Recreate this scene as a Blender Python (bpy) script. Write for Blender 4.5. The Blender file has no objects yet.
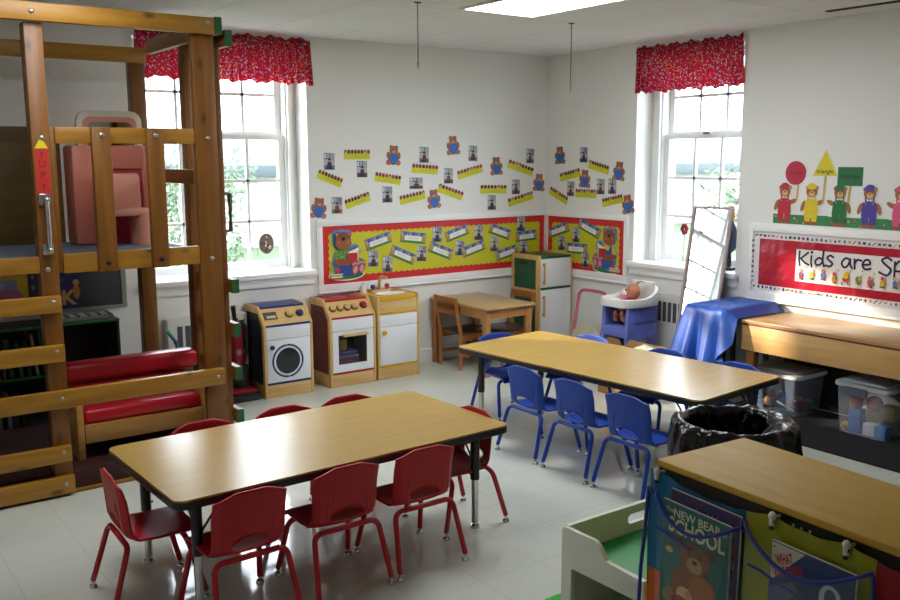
import bpy, bmesh, math, random
from mathutils import Vector, Matrix, Euler
random.seed(7)
SC = bpy.context.scene
COL = SC.collection
PI = math.pi
V = Vector

# ---------------------------------------------------------------- materials
def lin(h):
    if not isinstance(h, str): return tuple(h)
    h = h.lstrip('#'); o = []
    for i in (0, 2, 4):
        c = int(h[i:i+2], 16)/255.0
        o.append(c/12.92 if c <= 0.04045 else ((c+0.055)/1.055)**2.4)
    return tuple(o)

MC = {}
def newmat(name):
    m = bpy.data.materials.new(name); m.use_nodes = True
    nt = m.node_tree; b = nt.nodes['Principled BSDF']
    return m, nt, b

def mat(name, col, rough=0.5, metal=0.0, coat=0.0, bump=0.0, bscale=60.0, var=0.0, vscale=6.0, spec=0.5, emit=None, estr=0.0):
    if name in MC: return MC[name]
    m, nt, b = newmat(name); c = lin(col)
    b.inputs['Base Color'].default_value = (*c, 1)
    b.inputs['Roughness'].default_value = rough
    b.inputs['Metallic'].default_value = metal
    b.inputs['Coat Weight'].default_value = coat
    b.inputs['Specular IOR Level'].default_value = spec
    if emit is not None:
        b.inputs['Emission Color'].default_value = (*lin(emit), 1)
        b.inputs['Emission Strength'].default_value = estr
    N = nt.nodes; L = nt.links
    if var > 0 or bump > 0:
        tc = N.new('ShaderNodeTexCoord')
    if var > 0:
        n = N.new('ShaderNodeTexNoise'); n.inputs['Scale'].default_value = vscale; n.inputs['Detail'].default_value = 5
        L.new(tc.outputs['Object'], n.inputs['Vector'])
        r = N.new('ShaderNodeValToRGB')
        r.color_ramp.elements[0].position = 0.3; r.color_ramp.elements[1].position = 0.7
        r.color_ramp.elements[0].color = (*[max(0, k*(1-var)) for k in c], 1)
        r.color_ramp.elements[1].color = (*[min(1, k*(1+var)) for k in c], 1)
        L.new(n.outputs['Fac'], r.inputs['Fac']); L.new(r.outputs['Color'], b.inputs['Base Color'])
    if bump > 0:
        n2 = N.new('ShaderNodeTexNoise'); n2.inputs['Scale'].default_value = bscale; n2.inputs['Detail'].default_value = 3
        L.new(tc.outputs['Object'], n2.inputs['Vector'])
        bp = N.new('ShaderNodeBump'); bp.inputs['Strength'].default_value = bump; bp.inputs['Distance'].default_value = 0.01
        L.new(n2.outputs['Fac'], bp.inputs['Height']); L.new(bp.outputs['Normal'], b.inputs['Normal'])
    MC[name] = m; return m

def wood(name, c1, c2, axis=0, scale=9.0, stretch=12.0, rough=0.4, knots=False, coat=0.0):
    if name in MC: return MC[name]
    m, nt, b = newmat(name); N = nt.nodes; L = nt.links
    tc = N.new('ShaderNodeTexCoord'); mp = N.new('ShaderNodeMapping')
    s = [1.0, 1.0, 1.0]; s[axis] = 1.0/stretch
    mp.inputs['Scale'].default_value = s
    L.new(tc.outputs['Object'], mp.inputs['Vector'])
    n = N.new('ShaderNodeTexNoise'); n.inputs['Scale'].default_value = scale*4; n.inputs['Detail'].default_value = 6
    n.inputs['Distortion'].default_value = 0.6
    L.new(mp.outputs['Vector'], n.inputs['Vector'])
    r = N.new('ShaderNodeValToRGB')
    r.color_ramp.elements[0].position = 0.32; r.color_ramp.elements[1].position = 0.68
    r.color_ramp.elements[0].color = (*lin(c1), 1); r.color_ramp.elements[1].color = (*lin(c2), 1)
    L.new(n.outputs['Fac'], r.inputs['Fac'])
    out = r.outputs['Color']
    if knots:
        mp2 = N.new('ShaderNodeMapping'); s2 = [5.5, 5.5, 5.5]; s2[axis] = 2.6
        mp2.inputs['Scale'].default_value = s2
        L.new(tc.outputs['Object'], mp2.inputs['Vector'])
        v = N.new('ShaderNodeTexVoronoi'); v.inputs['Scale'].default_value = 1.5
        L.new(mp2.outputs['Vector'], v.inputs['Vector'])
        kr = N.new('ShaderNodeValToRGB')
        kr.color_ramp.elements[0].position = 0.05; kr.color_ramp.elements[1].position = 0.17
        kr.color_ramp.elements[0].color = (0.3, 0.3, 0.3, 1); kr.color_ramp.elements[1].color = (1, 1, 1, 1)
        L.new(v.outputs['Distance'], kr.inputs['Fac'])
        mx = N.new('ShaderNodeMix'); mx.data_type = 'RGBA'; mx.blend_type = 'MULTIPLY'; mx.inputs[0].default_value = 1
        L.new(out, mx.inputs[6]); L.new(kr.outputs['Color'], mx.inputs[7]); out = mx.outputs[2]
    L.new(out, b.inputs['Base Color'])
    b.inputs['Roughness'].default_value = rough; b.inputs['Coat Weight'].default_value = coat
    MC[name] = m; return m

def clear(name, col, clearness, rough=0.1):
    """clear or translucent sheet: part of the light goes straight through"""
    if name in MC: return MC[name]
    m, nt, b = newmat(name); N = nt.nodes; L = nt.links
    b.inputs['Base Color'].default_value = (*lin(col), 1); b.inputs['Roughness'].default_value = rough
    t = N.new('ShaderNodeBsdfTransparent'); mx = N.new('ShaderNodeMixShader')
    mx.inputs[0].default_value = clearness
    L.new(b.outputs[0], mx.inputs[1]); L.new(t.outputs[0], mx.inputs[2])
    L.new(mx.outputs[0], N['Material Output'].inputs['Surface'])
    MC[name] = m; return m

def glass(name):
    if name in MC: return MC[name]
    m, nt, b = newmat(name); N = nt.nodes; L = nt.links
    N.remove(b)
    t = N.new('ShaderNodeBsdfTransparent'); g = N.new('ShaderNodeBsdfGlossy'); g.inputs['Roughness'].default_value = 0.02
    mx = N.new('ShaderNodeMixShader'); mx.inputs[0].default_value = 0.06
    L.new(t.outputs[0], mx.inputs[1]); L.new(g.outputs[0], mx.inputs[2])
    L.new(mx.outputs[0], N['Material Output'].inputs['Surface'])
    MC[name] = m; return m

def paper(col, rough=0.55):
    h = col if isinstance(col, str) else '%02x%02x%02x' % tuple(int(k*255) for k in col)
    return mat('paper_' + h.lstrip('#'), col, rough)

def line_mask(nt, sock, period, offset, width):
    """1 on thin lines every `period` metres along the coordinate in sock"""
    N = nt.nodes; L = nt.links
    a = N.new('ShaderNodeMath'); a.operation = 'ADD'; a.inputs[1].default_value = -offset + 100*period + width/2
    L.new(sock, a.inputs[0])
    d = N.new('ShaderNodeMath'); d.operation = 'MODULO'; d.inputs[1].default_value = period
    L.new(a.outputs[0], d.inputs[0])
    l = N.new('ShaderNodeMath'); l.operation = 'LESS_THAN'; l.inputs[1].default_value = width
    L.new(d.outputs[0], l.inputs[0]); return l.outputs[0]

def tiled(name, col, linecol, px, ox, py, oy, width, rough, speck=None, sscale=60, var=0.06, bump=0.0):
    m, nt, b = newmat(name); N = nt.nodes; L = nt.links
    g = N.new('ShaderNodeNewGeometry'); sx = N.new('ShaderNodeSeparateXYZ'); L.new(g.outputs['Position'], sx.inputs[0])
    lx = line_mask(nt, sx.outputs[0], px, ox, width); ly = line_mask(nt, sx.outputs[1], py, oy, width)
    mxm = N.new('ShaderNodeMath'); mxm.operation = 'MAXIMUM'; L.new(lx, mxm.inputs[0]); L.new(ly, mxm.inputs[1])
    n = N.new('ShaderNodeTexNoise'); n.inputs['Scale'].default_value = 3.5; n.inputs['Detail'].default_value = 8
    L.new(g.outputs['Position'], n.inputs['Vector'])
    r = N.new('ShaderNodeValToRGB'); c = lin(col)
    r.color_ramp.elements[0].position = 0.3; r.color_ramp.elements[1].position = 0.7
    r.color_ramp.elements[0].color = (*[k*(1-var) for k in c], 1); r.color_ramp.elements[1].color = (*[k*(1+var) for k in c], 1)
    L.new(n.outputs['Fac'], r.inputs['Fac']); out = r.outputs['Color']
    if speck:
        vo = N.new('ShaderNodeTexNoise'); vo.inputs['Scale'].default_value = sscale; vo.inputs['Detail'].default_value = 2
        L.new(g.outputs['Position'], vo.inputs['Vector'])
        rr = N.new('ShaderNodeValToRGB'); rr.color_ramp.elements[0].position = 0.66; rr.color_ramp.elements[1].position = 0.72
        rr.color_ramp.elements[0].color = (0, 0, 0, 1); rr.color_ramp.elements[1].color = (1, 1, 1, 1)
        L.new(vo.outputs['Fac'], rr.inputs['Fac'])
        ms = N.new('ShaderNodeMix'); ms.data_type = 'RGBA'
        L.new(rr.outputs['Color'], ms.inputs[0]); L.new(out, ms.inputs[6]); ms.inputs[7].default_value = (*lin(speck), 1); out = ms.outputs[2]
    ml = N.new('ShaderNodeMix'); ml.data_type = 'RGBA'
    L.new(mxm.outputs[0], ml.inputs[0]); L.new(out, ml.inputs[6]); ml.inputs[7].default_value = (*lin(linecol), 1)
    L.new(ml.outputs[2], b.inputs['Base Color']); b.inputs['Roughness'].default_value = rough
    if bump:
        n3 = N.new('ShaderNodeTexNoise'); n3.inputs['Scale'].default_value = 2.5; n3.inputs['Detail'].default_value = 4
        L.new(g.outputs['Position'], n3.inputs['Vector'])
        bp = N.new('ShaderNodeBump'); bp.inputs['Strength'].default_value = bump; bp.inputs['Distance'].default_value = 0.02
        L.new(n3.outputs['Fac'], bp.inputs['Height']); L.new(bp.outputs['Normal'], b.inputs['Normal'])
    return m

# ---------------------------------------------------------------- mesh builder
WM = {}                      # world matrix of every thing / part
def wmat(o):
    return WM.get(o, Matrix.Identity(4))

class B:
    def __init__(s): s.bm = bmesh.new(); s.mats = []
    def mi(s, m):
        if m is None: return 0
        if m not in s.mats: s.mats.append(m)
        return s.mats.index(m)
    def _tag(s, faces, m):
        k = s.mi(m)
        for f in faces: f.material_index = k
    def box(s, lo, hi, m=None, bev=0.0, M=None, seg=2):
        x0, y0, z0 = [min(a, b) for a, b in zip(lo, hi)]; x1, y1, z1 = [max(a, b) for a, b in zip(lo, hi)]
        vs = [s.bm.verts.new(p) for p in ((x0,y0,z0),(x1,y0,z0),(x1,y1,z0),(x0,y1,z0),(x0,y0,z1),(x1,y0,z1),(x1,y1,z1),(x0,y1,z1))]
        fs = [s.bm.faces.new([vs[i] for i in q]) for q in ((3,2,1,0),(4,5,6,7),(0,1,5,4),(1,2,6,5),(2,3,7,6),(3,0,4,7))]
        if M is not None:
            for v in vs: v.co = M @ v.co
        s._tag(fs, m)
        if bev > 0:
            k = s.mi(m)
            es = list({e for f in fs for e in f.edges})
            r = bmesh.ops.bevel(s.bm, geom=es, offset=bev, segments=seg, affect='EDGES', profile=0.5, clamp_overlap=True)
            for f in r['faces']: f.material_index = k
        return s
    def obox(s, c, size, rot=(0, 0, 0), m=None, bev=0.0):
        M = Matrix.Translation(c) @ Euler(rot).to_matrix().to_4x4()
        h = [k/2 for k in size]
        return s.box([-k for k in h], h, m, bev, M)
    def prism(s, pts, O, U, W, d, m=None, mside=None, bev=0.0):
        """polygon pts (u,v) on the plane O+u*U+v*W, thickened by vector d"""
        O, U, W, d = V(O), V(U), V(W), V(d)
        a = [s.bm.verts.new(O+U*p[0]+W*p[1]) for p in pts]
        b = [s.bm.verts.new(v.co + d) for v in a]
        n = len(a); fs = []
        fa = s.bm.faces.new(a[::-1]); fb = s.bm.faces.new(b)
        s._tag([fa, fb], m)
        side = [s.bm.faces.new([a[i], a[(i+1) % n], b[(i+1) % n], b[i]]) for i in range(n)]
        s._tag(side, mside or m)
        if bev > 0:
            es = list(set(fa.edges) | set(fb.edges)); k = s.mi(m)
            r = bmesh.ops.bevel(s.bm, geom=es, offset=bev, segments=2, affect='EDGES', profile=0.5, clamp_overlap=True)
            for f in r['faces']: f.material_index = k
        return s
    def face(s, pts, m=None):
        f = s.bm.faces.new([s.bm.verts.new(p) for p in pts]); s._tag([f], m); return s
    def tube(s, pts, r, m=None, seg=10, closed=False, cap=True):
        P = [V(p) for p in pts]; n = len(P)
        rs = r if isinstance(r, (list, tuple)) else [r]*n
        up = None; rings = []
        for i in range(n):
            if closed: t = (P[(i+1) % n]-P[i-1]).normalized()
            else: t = (P[min(i+1, n-1)]-P[max(i-1, 0)]).normalized()
            if up is None:
                up = V((0, 0, 1)) if abs(t.z) < 0.9 else V((1, 0, 0))
            x = up.cross(t)
            if x.length < 1e-5: x = V((0, 1, 0)).cross(t)
            x.normalize(); y = t.cross(x).normalized(); up = y.copy() if False else up
            rings.append([s.bm.verts.new(P[i]+(x*math.cos(2*PI*k/seg)+y*math.sin(2*PI*k/seg))*rs[i]) for k in range(seg)])
        fs = []
        rng = range(n) if closed else range(n-1)
        for i in rng:
            A, Bq = rings[i], rings[(i+1) % n]
            for k in range(seg):
                fs.append(s.bm.faces.new([A[k], A[(k+1) % seg], Bq[(k+1) % seg], Bq[k]]))
        if cap and not closed:
            fs.append(s.bm.faces.new(rings[0][::-1])); fs.append(s.bm.faces.new(rings[-1]))
        s._tag(fs, m); return s
    def lathe(s, prof, c=(0, 0, 0), m=None, seg=20, axis='Z', close=True):
        c = V(c); rings = []
        def tr(x, y, z):
            if axis == 'Z': return V((x, y, z))
            if axis == 'X': return V((z, x, y))
            return V((y, z, x))
        for r, z in prof:
            rings.append([s.bm.verts.new(c+tr(r*math.cos(2*PI*k/seg), r*math.sin(2*PI*k/seg), z)) for k in range(seg)])
        fs = []
        for A, Bq in zip(rings, rings[1:]):
            for k in range(seg): fs.append(s.bm.faces.new([A[k], A[(k+1) % seg], Bq[(k+1) % seg], Bq[k]]))
        if close:
            fs.append(s.bm.faces.new(rings[0][::-1])); fs.append(s.bm.faces.new(rings[-1]))
        s._tag(fs, m); return s
    def ball(s, c, r, m=None, seg=16, rot=None):
        r = (r, r, r) if not isinstance(r, (tuple, list)) else r
        M = Matrix.Translation(c) @ (Euler(rot).to_matrix().to_4x4() if rot else Matrix.Identity(4)) @ Matrix.Diagonal((*r, 1))
        q = bmesh.ops.create_uvsphere(s.bm, u_segments=seg, v_segments=max(6, seg//2+2), radius=1, matrix=M)
        s._tag({f for v in q['verts'] for f in v.link_faces}, m); return s
    def grid(s, nu, nv, fn, m=None, wrap=False, skip=None):
        g = [[s.bm.verts.new(fn(i/(nu if wrap else nu-1), j/(nv-1))) for j in range(nv)] for i in range(nu)]
        fs = []
        for i in range(nu if wrap else nu-1):
            for j in range(nv-1):
                if skip and skip(i, j): continue
                fs.append(s.bm.faces.new([g[i][j], g[(i+1) % nu][j], g[(i+1) % nu][j+1], g[i][j+1]]))
        s._tag(fs, m); return g
    def build(s, name, parent=None, world=True, m=None, ang=38, solid=0.0, subsurf=0, soff=0):
        bm = s.bm
        if m is not None and not s.mats: s.mats = [m]
        lone = [v for v in bm.verts if not v.link_faces]
        if lone: bmesh.ops.delete(bm, geom=lone, context='VERTS')
        if not solid: bmesh.ops.recalc_face_normals(bm, faces=bm.faces)
        a = math.radians(ang)
        for f in bm.faces: f.smooth = True
        for e in bm.edges:
            if len(e.link_faces) == 2:
                if e.calc_face_angle(0) > a or e.link_faces[0].material_index != e.link_faces[1].material_index: e.smooth = False
        P = wmat(parent) if parent is not None else Matrix.Identity(4)
        if parent is None:      # a thing that is one mesh: origin at its base centre
            if bm.verts:
                xs = [v.co.x for v in bm.verts]; ys = [v.co.y for v in bm.verts]; zs = [v.co.z for v in bm.verts]
                P = Matrix.Translation(((min(xs)+max(xs))/2, (min(ys)+max(ys))/2, min(zs)))
        if world:
            bm.transform(P.inverted())
        me = bpy.data.meshes.new(name); bm.to_mesh(me); bm.free()
        for k in s.mats: me.materials.append(k)
        o = bpy.data.objects.new(name, me); COL.objects.link(o)
        if parent is not None: o.parent = parent; WM[o] = P
        else:
            o.matrix_world = P; WM[o] = P.copy()
        if solid:
            md = o.modifiers.new('thickness', 'SOLIDIFY'); md.thickness = solid; md.offset = soff
        if subsurf:
            md = o.modifiers.new('smooth', 'SUBSURF'); md.levels = subsurf; md.render_levels = subsurf
        return o

def tag(o, label=None, cat=None, group=None, kind=None):
    if label: o['label'] = label
    if cat: o['category'] = cat
    if group: o['group'] = group
    if kind: o['kind'] = kind
    return o

def thing(name, label, cat, loc=(0, 0, 0), rz=0.0, group=None, kind=None):
    o = bpy.data.objects.new(name, None); COL.objects.link(o); o.empty_display_size = 0.1
    o.location = loc; o.rotation_euler = (0, 0, rz)
    WM[o] = Matrix.Translation(loc) @ Matrix.Rotation(rz, 4, 'Z')
    return tag(o, label, cat, group, kind)

def copy_tree(o, parent=None):
    c = o.copy(); COL.objects.link(c)
    if parent is not None: c.parent = parent
    for ch in [x for x in bpy.data.objects if x.parent == o]: copy_tree(ch, c)
    return c

def bx(name, lo, hi, m, parent, bev=0.003):
    return B().box(lo, hi, m, bev).build(name, parent)

def arc(c, r, a0, a1, n, ax):
    """points of an arc in the plane given by the two axes in ax"""
    c = V(c); X, Y = V(ax[0]), V(ax[1])
    return [c+X*r*math.cos(a0+(a1-a0)*k/n)+Y*r*math.sin(a0+(a1-a0)*k/n) for k in range(n+1)]

def smooth_path(pts, n=8):
    """Catmull-Rom through pts"""
    P = [V(p) for p in pts]; out = []
    for i in range(len(P)-1):
        p0 = P[max(i-1, 0)]; p1 = P[i]; p2 = P[i+1]; p3 = P[min(i+2, len(P)-1)]
        for k in range(n):
            t = k/n
            out.append(0.5*((2*p1)+(p2-p0)*t+(2*p0-5*p1+4*p2-p3)*t*t+(3*p1-p0-3*p2+p3)*t**3))
    out.append(P[-1]); return out

# flat paper art: cards, posters, cut-outs. Local u to the right, v up, n out of the wall
class Art:
    def __init__(s, O, U, W, n, th=0.002):
        s.b = B(); s.O = V(O); s.U = V(U).normalized(); s.W = V(W).normalized(); s.n = V(n).normalized(); s.th = th; s.k = 0
        s.rot = 0.0; s.off = (0, 0); s.sc = 1.0
    def tr(s, p):
        c, q = math.cos(s.rot), math.sin(s.rot)
        return ((p[0]*c-p[1]*q)*s.sc+s.off[0], (p[0]*q+p[1]*c)*s.sc+s.off[1])
    def P(s, p, h):
        u, v = s.tr(p); return s.O+s.U*u+s.W*v+s.n*h
    def base(s, pts, col, rim=None):
        pts = [s.tr(p) for p in pts]
        s.b.prism(pts, s.O+s.n*0.0004, s.U, s.W, s.n*s.th, paper(col), paper(rim) if rim else None); return s
    def poly(s, pts, col, bump=True):
        if bump: s.k += 1
        h = s.th+0.0004+0.00025*s.k
        s.b.face([s.P(p, h) for p in pts], paper(col) if not hasattr(col, 'node_tree') else col); return s
    def rect(s, u0, v0, u1, v1, col): return s.poly([(u0, v0), (u1, v0), (u1, v1), (u0, v1)], col)
    def ell(s, cu, cv, ru, rv=None, col='ffffff', n=18, rot=0.0):
        rv = ru if rv is None else rv; c, q = math.cos(rot), math.sin(rot); o = []
        for k in range(n):
            a = 2*PI*k/n; x, y = ru*math.cos(a), rv*math.sin(a)
            o.append((cu+x*c-y*q, cv+x*q+y*c))
        return s.poly(o, col)
    def stroke(s, pts, w, col, smooth=True):
        if smooth and len(pts) > 2:
            pts = [(p.x, p.y) for p in smooth_path([(a, b, 0) for a, b in pts], 5)]
        s.k += 1; h = s.th+0.0004+0.00025*s.k
        m = paper(col)
        L, R = [], []
        n = len(pts)
        for i in range(n):
            a = V((*pts[max(i-1, 0)], 0)); b = V((*pts[min(i+1, n-1)], 0)); t = (b-a).normalized(); nn = V((-t.y, t.x, 0))*w/2
            p = V((*pts[i], 0)); L.append((p+nn)); R.append((p-nn))
        for i in range(n-1):
            s.b.face([s.P((q.x, q.y), h) for q in (R[i], R[i+1], L[i+1], L[i])], m)
        for e in (0, -1):
            s.b.face([s.P((pts[e][0]+w/2*math.cos(2*PI*k/8), pts[e][1]+w/2*math.sin(2*PI*k/8)), h+0.0001) for k in range(8)], m)
        return s
    def text(s, txt, u, v, size, col, align='CENTER', bold=0.0, width=None):
        cu = bpy.data.curves.new('lettering', 'FONT'); cu.body = txt; cu.size = size; cu.align_x = align; cu.align_y = 'CENTER'
        cu.offset = bold; cu.resolution_u = 3
        o = bpy.data.objects.new('lettering', cu); COL.objects.link(o)
        dg = bpy.context.evaluated_depsgraph_get(); me = o.evaluated_get(dg).to_mesh()
        s.k += 1; h = s.th+0.0004+0.00025*s.k; m = paper(col)
        xs = [q.co.x for q in me.vertices] or [0]
        kx = 1.0 if width is None else width/max(1e-6, max(xs)-min(xs))
        vs = [s.b.bm.verts.new(s.P((u+q.co.x*kx, v+q.co.y), h)) for q in me.vertices]
        k = s.b.mi(m)
        for p in me.polygons:
            try:
                f = s.b.bm.faces.new([vs[i] for i in p.vertices]); f.material_index = k
            except ValueError: pass
        o.evaluated_get(dg).to_mesh_clear(); bpy.data.objects.remove(o); bpy.data.curves.remove(cu)
        return s
    def build(s, name, parent=None): return s.b.build(name, parent)
SKY = 6.5; SUN_E = 5.5; EXPO = 0.98; LAMP_E = 11.0
# ================================================================ the room
ZC = 2.577
WALL = mat('wall_paint', '#e6e7e3', 0.55, bump=0.03, bscale=90)
TRIM = mat('trim_paint', '#eeefee', 0.35)
FLOOR = tiled('floor_tiles', '#c9cdc3', '#b9bcb1', 0.3056, -2.803, 0.3056, -3.166, 0.004, 0.085, speck='#b9bbae', sscale=70, var=0.03, bump=0.035)
CEIL = tiled('ceiling_tiles', '#dededf', '#b6b8b8', 0.575, -1.64, 1.17, -0.45, 0.007, 0.9, speck='#bfbfbe', sscale=45, var=0.02)
def st(o): o['kind'] = 'structure'; return o

st(B().box((-7.0, -7.8, -0.05), (0.4, 0.4, 0.0), FLOOR).build('floor'))
st(B().box((-7.0, -7.8, ZC), (0.4, 0.4, ZC+0.1), CEIL).build('ceiling'))
LX0, LX1, LZ0, LZ1 = -3.63, -2.37, 0.855, 2.50      # opening in the left wall
RY0, RY1 = -2.080, -1.080                           # opening in the right wall
b = B()
b.box((-7.0, 0, 0), (LX0, 0.36, ZC), WALL); b.box((LX1, 0, 0), (0.36, 0.36, ZC), WALL)
b.box((LX0, 0, 0), (LX1, 0.36, LZ0), WALL); b.box((LX0, 0, LZ1), (LX1, 0.36, ZC), WALL)
st(b.build('wall_left'))
b = B()
b.box((0, -7.8, 0), (0.36, RY0, ZC), WALL); b.box((0, RY1, 0), (0.36, 0, ZC), WALL)
b.box((0, RY0, 0), (0.36, RY1, LZ0), WALL); b.box((0, RY0, LZ1), (0.36, RY1, ZC), WALL)
st(b.build('wall_right'))
st(B().box((-7.0, -7.8, 0), (-6.9, 0, ZC), WALL).build('wall_side'))
st(B().box((-6.9, -7.8, 0), (0, -7.7, ZC), WALL).build('wall_rear'))
def baseboard(name, lo, hi):
    st(B().box(lo, hi, TRIM, 0.004).build(name))
baseboard('baseboard_left', (-6.9, -0.018, 0), (-0.001, 0.0, 0.115))
baseboard('baseboard_right', (-0.018, -7.7, 0), (0.0, -0.02, 0.115))

GL = glass('window_glass')
def sash(parent, name, fr, u0, u1, z0, z1, d, cols, rows, st_w=0.05, thick=0.035):
    """a wooden sash in the plane at depth d; fr maps (u, depth, z) to world"""
    b = B()
    def q(ua, ub, za, zb, t=thick): 
        a = fr(ua, d-t/2, za); c = fr(ub, d+t/2, zb); b.box(a, c, TRIM)
    p0, p1 = u0+st_w, u1-st_w
    bot = 0.06
    q(u0, p0, z0, z1); q(p1, u1, z0, z1); q(p0, p1, z0, z0+bot); q(p0, p1, z1-0.035, z1)
    for k in range(1, cols):
        u = p0+(p1-p0)*k/cols; q(u-0.011, u+0.011, z0+bot, z1-0.035, 0.024)
    for k in range(1, rows):
        z = z0+bot+(z1-0.035-z0-bot)*k/rows; q(p0, p1, z-0.011, z+0.011, 0.024)
    o = b.build(name, parent)
    g = B().box(fr(p0-0.005, d-0.002, z0+bot-0.005), fr(p1+0.005, d+0.002, z1-0.03), GL).build('pane', o)
    return o
def window(name, fr, u0, u1, su0, su1, cols, uw):
    w = thing(name, None, None, fr((u0+u1)/2, 0.2, LZ0), kind='structure')
    # outer frame filling between the opening and the sashes
    b = B()
    for ua, ub in ((u0, su0), (su1, u1)):
        b.box(fr(ua, 0.19, LZ0), fr(ub, 0.36, LZ1), TRIM)
        m = (ub if ua == u0 else ua); s = 1 if ua == u0 else -1
        b.box(fr(m-s*0.03, 0.165, LZ0), fr(m-s*0.012, 0.19, LZ1), TRIM, 0.003)
    b.box(fr(su0, 0.19, LZ1-0.03), fr(su1, 0.36, LZ1), TRIM)
    b.build('frame', w)
    sash(w, 'lower_sash', fr, su0, su1, LZ0+0.012, 1.872, 0.235, cols, 3)
    sash(w, 'upper_sash', fr, su0, su1, 1.838, LZ1-0.03, 0.285, cols, 2)
    um = (su0+su1)/2
    B().box(fr(um-0.03, 0.19, 1.868), fr(um+0.03, 0.22, 1.888), mat('brass', '#8a8578', 0.4, 0.8), 0.003).build('sash_lock', w)
    b = B()
    b.box(fr(u0-0.035, -0.055, LZ0-0.032), fr(u1+0.035, 0.0, LZ0+0.006), TRIM, 0.006)
    b.box(fr(u0+0.001, 0.0, LZ0), fr(u1-0.001, 0.355, LZ0+0.006), TRIM)
    b.build('sill', w)
    b = B(); b.box(fr(u0-0.02, -0.022, LZ0-0.10), fr(u1+0.02, 0.0, LZ0-0.032), TRIM, 0.005)
    b.box(fr(u0-0.02, -0.034, LZ0-0.055), fr(u1+0.02, -0.02, LZ0-0.032), TRIM, 0.004)
    b.build('apron_moulding', w)
    return w
frL = lambda u, d, z: (u, d, z)
frR = lambda u, d, z: (d, -u, z)
window('window_1', frL, LX0, LX1, -3.56, -2.455, 4, 0)
window('window_2', frR, -RY1, -RY0, 1.185, 2.045, 3, 0)

# ---- gathered flowered valances on rods
def floral():
    m, nt, b = newmat('red_floral_cotton'); N = nt.nodes; L = nt.links
    tc = N.new('ShaderNodeTexCoord'); prev = None
    base = lin('#a01430')
    cur = None
    for i, (sc, col, th, seed) in enumerate(((52, '#c8963a', 0.24, 0.0), (46, '#7f97b4', 0.26, 3.1), (50, '#6a1020', 0.30, 7.7))):
        mp = N.new('ShaderNodeMapping'); mp.inputs['Location'].default_value = (seed, seed*1.3, seed*0.7)
        L.new(tc.outputs['Object'], mp.inputs['Vector'])
        v = N.new('ShaderNodeTexVoronoi'); v.inputs['Scale'].default_value = sc; L.new(mp.outputs[0], v.inputs['Vector'])
        lt = N.new('ShaderNodeMath'); lt.operation = 'LESS_THAN'; lt.inputs[1].default_value = th; L.new(v.outputs['Distance'], lt.inputs[0])
        mx = N.new('ShaderNodeMix'); mx.data_type = 'RGBA'; L.new(lt.outputs[0], mx.inputs[0])
        if cur is None: mx.inputs[6].default_value = (*base, 1)
        else: L.new(cur, mx.inputs[6])
        mx.inputs[7].default_value = (*lin(col), 1); cur = mx.outputs[2]
    b.inputs['Roughness'].default_value = 0.9
    L.new(cur, b.inputs['Base Color'])
    t = N.new('ShaderNodeBsdfTranslucent'); L.new(cur, t.inputs['Color'])
    ms = N.new('ShaderNodeMixShader'); ms.inputs[0].default_value = 0.42
    L.new(b.outputs[0], ms.inputs[1]); L.new(t.outputs[0], ms.inputs[2])
    L.new(ms.outputs[0], N['Material Output'].inputs['Surface'])
    return m
FLORAL = floral()
def valance(fr, u0, u1, z0, z1, label, seed):
    t = thing('window_valance', label, 'curtain', fr((u0+u1)/2, -0.03, z0))
    rnd = random.Random(seed); ph = [rnd.uniform(0, 6.28) for _ in range(6)]
    n = 150
    def f(a, c):
        u = u0+(u1-u0)*a; z = z1+(z0-z1)*c
        fold = 0.010*math.sin(2*PI*a*19+ph[0]+1.5*math.sin(a*9))+0.006*math.sin(2*PI*a*43+ph[1])
        g = 0.35+0.65*c
        hem = 0.008*math.sin(a*40+ph[2])+0.006*math.sin(a*97+ph[3]) if c > 0.97 or c < 0.03 else 0
        if c < 0.16: fold = 0.35*fold+0.008*math.sin(2*PI*a*70+ph[4])
        spread = 1+0.03*c
        return fr((u-(u0+u1)/2)*spread+(u0+u1)/2, -0.032-fold*g-(0.01 if 0.05 < c < 0.13 else 0), z+hem)
    b = B(); b.grid(n, 22, f, FLORAL); b.build('cloth', t, ang=80)
    B().tube([fr(u0-0.005, -0.03, z1-0.035), fr(u1+0.005, -0.03, z1-0.035)], 0.006, TRIM).build('rod', t)
    return t
valance(frL, -3.62, -2.345, 2.235, 2.556, 'red flowered valance over the window behind the wooden loft', 3)
valance(frR, 1.085, 2.085, 2.195, 2.545, 'red flowered valance over the window beside the leaning mirror', 5)
# pink pull ring on the right valance
tag(B().tube(arc((-0.058, -1.205, 2.36), 0.022, 0, 2*PI*0.96, 16, ((0, 1, 0), (0, 0, 1.6))), 0.004, mat('pink_plastic', '#e0788c', 0.4), 6, closed=False).build('pull_ring'),
    'small pink pull ring hanging against the right flowered valance', 'ring')

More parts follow.
